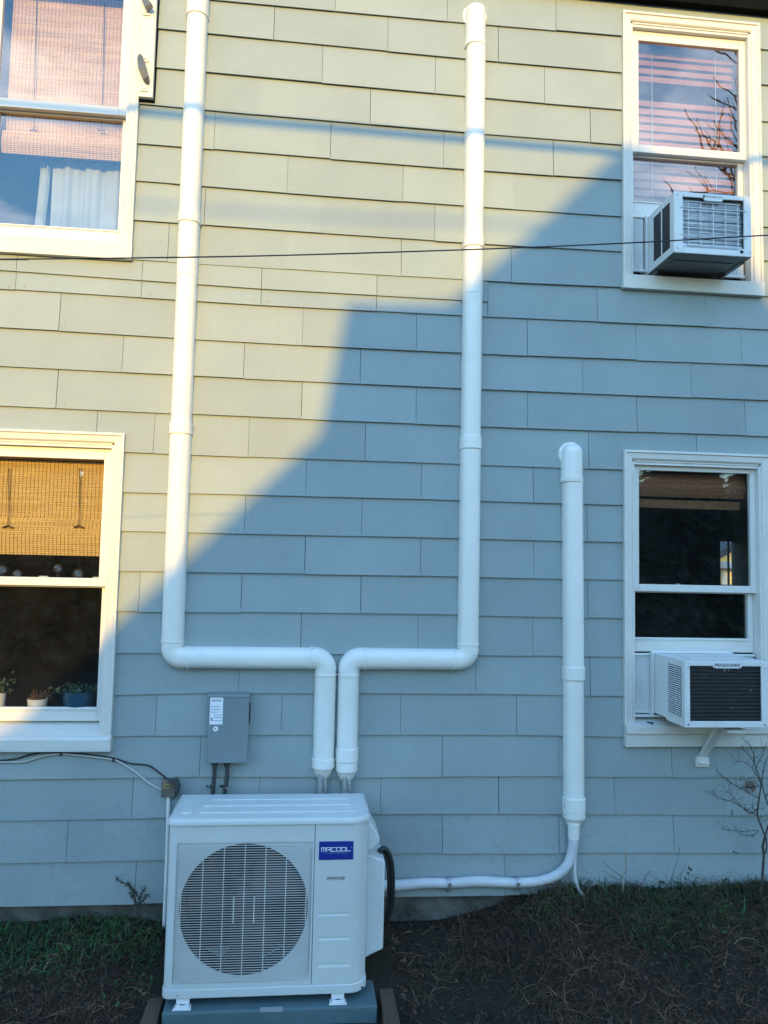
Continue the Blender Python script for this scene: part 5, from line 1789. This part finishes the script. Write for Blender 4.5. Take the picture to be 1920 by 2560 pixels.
shrub = thing('bare_shrub', 'bare twiggy shrub with a clump of dead leaves below the lower right window', 'shrub', tuple(tile(1620, 830, -0.18)))
BR = [
    ([(1612, 850), (1622, 760), (1632, 620), (1624, 560), (1640, 492)], 0.0085, 0.0055),
    ([(1632, 620), (1650, 570), (1648, 520), (1640, 492)], 0.0050, 0.0040),
    ([(1640, 492), (1612, 420), (1590, 350), (1602, 240), (1612, 140), (1575, 40), (1566, -40), (1540, -95)], 0.0055, 0.0018),
    ([(1640, 492), (1664, 410), (1672, 330), (1642, 240), (1618, 140), (1640, 30), (1672, -60)], 0.0055, 0.0018),
    ([(1594, 360), (1525, 325), (1420, 268), (1335, 245), (1300, 205)], 0.0032, 0.0012),
    ([(1602, 250), (1510, 200), (1425, 152), (1385, 120), (1330, 75)], 0.0030, 0.0012),
    ([(1592, 455), (1500, 462), (1420, 455), (1368, 448)], 0.0022, 0.0010),
    ([(1600, 460), (1555, 488), (1492, 490)], 0.0020, 0.0010),
    ([(1610, 150), (1560, 60), (1490, 10), (1440, 25)], 0.0026, 0.0010),
    ([(1600, 300), (1545, 350), (1480, 292), (1425, 232), (1400, 205)], 0.0024, 0.0010),
    ([(1570, 20), (1530, -40), (1480, -78)], 0.0020, 0.0010),
    ([(1575, 60), (1615, -20), (1640, -90)], 0.0020, 0.0010),
    ([(1642, 240), (1700, 170), (1750, 120)], 0.0028, 0.0012),
    ([(1625, 170), (1560, 170), (1480, 190)], 0.0022, 0.0010),
    ([(1672, 330), (1720, 300), (1790, 240)], 0.0028, 0.0012),
]
tw = random.Random(5)
mb = MB()
tips = []
for k, (pl, r0, r1) in enumerate(BR):
    pts_ = [tile(a, b_, -0.18 - 0.03 * math.sin(i * 1.7 + k)) for i, (a, b_) in enumerate(pl)]
    if k == 0:
        build('trunk', MB().tube(pts_, list(np.linspace(r0, r1, 5)), 7), M['bark'], shrub, smooth=60)
    else:
        path = spline(pts_, 4)
        mb.tube(path, list(np.linspace(r0, r1, len(path))), 5)
        for i in range(2, len(path), 2):
            for _ in range(2 if k != 1 else 0):
                d = (path[i] - path[i - 1]).normalized()
                s = Vector((tw.uniform(-1, 1), tw.uniform(-0.7, 0.7), tw.uniform(-0.2, 1))).normalized()
                e = path[i] + (d * 0.6 + s).normalized() * tw.uniform(0.02, 0.085)
                md = (path[i] + e) / 2 + Vector((tw.uniform(-.006, .006), 0, tw.uniform(-.006, .006)))
                mb.tube([path[i], md, e], [0.0012, 0.0009, 0.0006], 4)
                tips.append(e)
build('branches', mb, M['bark'], shrub, kind='stuff')
mb = MB()
cpt = tile(1545, 165, -0.19)
for k in range(150):
    v = Vector((tw.gauss(0, 0.020), tw.gauss(0, 0.014), tw.gauss(0, 0.019)))
    leaf_mesh(mb, cpt + v, (tw.uniform(-1, 1), tw.uniform(-1, 1), tw.uniform(-1, 0.4)), (0.2, -1, tw.uniform(-1, 1)), tw.uniform(0.010, 0.026), tw.uniform(0.002, 0.007))
build('dead_leaf_clump', mb, M['dryleaf'], shrub, kind='stuff')
mb = MB()
for (a, b_) in ((1425, 335), (1430, 350), (1415, 345), (1435, 600), (1445, 605), (1428, 592), (1420, 150), (1555, 488)):
    leaf_mesh(mb, tile(a, b_, -0.16), (tw.uniform(-1, 1), -0.3, tw.uniform(-1, 1)), (0.1, -1, 0.2), 0.014, 0.010)
build('leaf', mb, M['leaf'], shrub, kind='stuff')

WEEDS = [
    ('pale_reed', 'straight pale reed standing in the grass right of the drain hose', 'reed', 'reed', [(715, 925), (719, 820), (725, 720), (733, 560), (742, 400)], 0.0034, []),
    ('weed_stem', 'dark arching weed stem leaning left against the siding', 'weed', 'bark', [(885, 880), (860, 838), (810, 806), (760, 800), (700, 748), (640, 705), (588, 655)], 0.0030, []),
    ('weed_stem', 'wavy weed stem standing beside small green leaves', 'weed', 'bark', [(985, 850), (1030, 772), (1055, 700), (1075, 640), (1085, 560)], 0.0022, [(968, 790), (980, 800), (960, 796), (1045, 780), (1062, 795), (1075, 800)]),
    ('weed_stem', 'short leafy weed sprig leaning up the siding', 'weed', 'leaf', [(1105, 860), (1092, 790), (1098, 740), (1122, 680)], 0.0022, [(1140, 700), (1150, 715), (1135, 725), (1145, 735), (1125, 762), (1118, 770), (1110, 800)]),
    ('weed_stem', 'thin dry stem bent into a hoop near the drain hose', 'weed', 'reed', [(480, 880), (500, 830), (540, 800), (585, 815), (605, 850)], 0.0022, [(546, 830), (402, 808), (414, 826), (446, 820)]),
    ('weed_stem', 'short dry stem leaning left of the drain hose', 'weed', 'bark', [(300, 880), (255, 850), (208, 826)], 0.0022, []),
    ('weed_stem', 'low leafy sprig near the foot of the bare shrub', 'weed', 'leaf', [(1390, 850), (1386, 810), (1392, 780)], 0.0020, [(1380, 778), (1396, 772), (1388, 790), (1374, 786)]),
]
for (nm, lab, cat, mt, pl, r, lv) in WEEDS:
    pts_ = [tile(a, b_, -0.075) for a, b_ in pl]
    t_ = thing(nm, lab, cat, tuple(pts_[0]), 'weeds against the siding')
    path = spline(pts_, 5)
    build('stem', MB().tube(path, list(np.linspace(r, r * 0.4, len(path))), 5), M[mt], t_, smooth=60)
    if lv:
        mb = MB()
        for (a, b_) in lv:
            for q in range(2):
                leaf_mesh(mb, tile(a, b_, -0.085), (tw.uniform(-1, 1), -0.4, tw.uniform(-0.6, 1)), (0.1, -1, 0.3), tw.uniform(0.012, 0.020), tw.uniform(0.009, 0.014))
        build('leaves', mb, M['leaf'], t_, kind='stuff')

# juniper-like sprig left of the unit
def tile4(zx, zy, y=-0.10):
    return P(0.3858 * zx, 1900 + 0.3858 * zy, y)


sp_ = thing('evergreen_sprig', 'scraggly blue green sprig growing at the foundation left of the unit', 'sprig', tuple(tile4(885, 960)))
mb, lf = MB(), MB()
for pl in ([(890, 1010), (900, 900), (858, 830), (800, 796), (752, 772)], [(890, 960), (915, 880), (938, 830)], [(890, 960), (870, 900), (845, 870)], [(892, 960), (930, 905), (962, 870)], [(885, 930), (860, 850), (830, 800)]):
    pts_ = spline([tile4(a, b_, -0.10 - 0.02 * i / 4) for i, (a, b_) in enumerate(pl)], 5)
    mb.tube(pts_, list(np.linspace(0.004, 0.0014, len(pts_))), 5)
    for p_ in pts_[3:]:
        for q in range(5):
            leaf_mesh(lf, p_, (tw.uniform(-1, 1), tw.uniform(-0.8, 0.3), tw.uniform(-0.6, 1)), (0.2, -1, 0.1), tw.uniform(0.010, 0.026), 0.0028)
build('stems', mb, M['bark'], sp_, kind='stuff')
build('needles', lf, M['evergreen'], sp_, kind='stuff')


# ================================================================== trees behind the viewer (they show in the panes)
def bare_tree(loc, h, seed, lab):
    r_ = random.Random(seed)
    t_ = thing('bare_tree', lab, 'tree', loc, 'trees behind the viewer')
    tr_, cr = MB(), MB()

    def grow(p, d, ln, r, lv):
        n = 4
        pts_ = [p]
        for i in range(n):
            d = (d + Vector((r_.gauss(0, .16), r_.gauss(0, .16), r_.gauss(0.03, .10)))).normalized()
            pts_.append(pts_[-1] + d * ln / n)
        (tr_ if lv == 0 else cr).tube(pts_, list(np.linspace(r, r * 0.62, n + 1)), 6 if lv < 2 else 4)
        if lv >= 5:
            return
        for k in range(3 if lv < 4 else 2):
            i = r_.randint(2, n)
            s = Vector((r_.uniform(-1, 1), r_.uniform(-1, 1), r_.uniform(-0.1, 0.8))).normalized()
            grow(pts_[i], (d * 0.75 + s * 0.85).normalized(), ln * r_.uniform(0.6, 0.82), r * 0.56, lv + 1)
        grow(pts_[-1], d, ln * 0.8, r * 0.62, lv + 1)
    grow(Vector(loc), Vector((0, 0, 1)), h * 0.30, h * 0.017, 0)
    build('trunk', tr_, M['bark'], t_, smooth=60)
    build('crown', cr, M['bark'], t_, smooth=60)


bare_tree((8.6, -13.0, -0.05), 15, 3, 'tall bare tree behind the viewer on the right')
bare_tree((12.5, -16.0, -0.05), 17, 8, 'tallest bare tree, farther behind the viewer')


def evergreen(loc, h, w_, seed, lab):
    r_ = random.Random(seed)
    t_ = thing('evergreen_tree', lab, 'tree', loc, 'trees behind the viewer')
    x, y, z = loc
    build('trunk', MB().tube([(x, y, z), (x, y, z + h * 0.9)], [0.16, 0.03], 7), M['bark'], t_)
    mb = MB()
    for k in range(3200):
        f = r_.random() ** 0.8
        rr = w_ * (1 - f) ** 0.7 * math.sqrt(r_.random()) + 0.1
        a = r_.uniform(0, 2 * PI)
        p_ = Vector((x + rr * math.cos(a), y + rr * math.sin(a), z + 0.2 + f * (h - 0.3)))
        leaf_mesh(mb, p_, (math.cos(a), math.sin(a), r_.uniform(-0.6, 0.3)), (0.1, 0.2, 1), r_.uniform(0.3, 0.7), r_.uniform(0.12, 0.3))
    build('crown', mb, M['evergreen'], t_)


evergreen((6.2, -11.5, -0.05), 4.5, 1.5, 4, 'dark evergreen behind the viewer, nearest the bare trees')
evergreen((8.4, -12.2, -0.05), 5.0, 1.7, 5, 'tallest dark evergreen behind the viewer on the right')
evergreen((10.8, -13.0, -0.05), 4.8, 1.7, 6, 'dark evergreen at the right end of the row behind the viewer')
evergreen((-4.9, -12.6, -0.05), 5.6, 1.4, 7, 'dark evergreen behind the viewer on the left, added to block horizon glow, nearest the house')  # the four trees on the left are added to block horizon glow in the panes
evergreen((-6.6, -13.2, -0.05), 6.4, 1.7, 9, 'tallest dark evergreen behind the viewer on the left, added to block horizon glow')
evergreen((-8.6, -12.8, -0.05), 6.0, 1.8, 10, 'dark evergreen farthest left behind the viewer, added to block horizon glow')
evergreen((-7.6, -15.4, -0.05), 6.2, 1.9, 12, 'dark evergreen standing behind the others on the left, added to block horizon glow')
evergreen((9.8, -15.2, -0.05), 5.2, 2.0, 14, 'dark evergreen standing behind the others on the right')
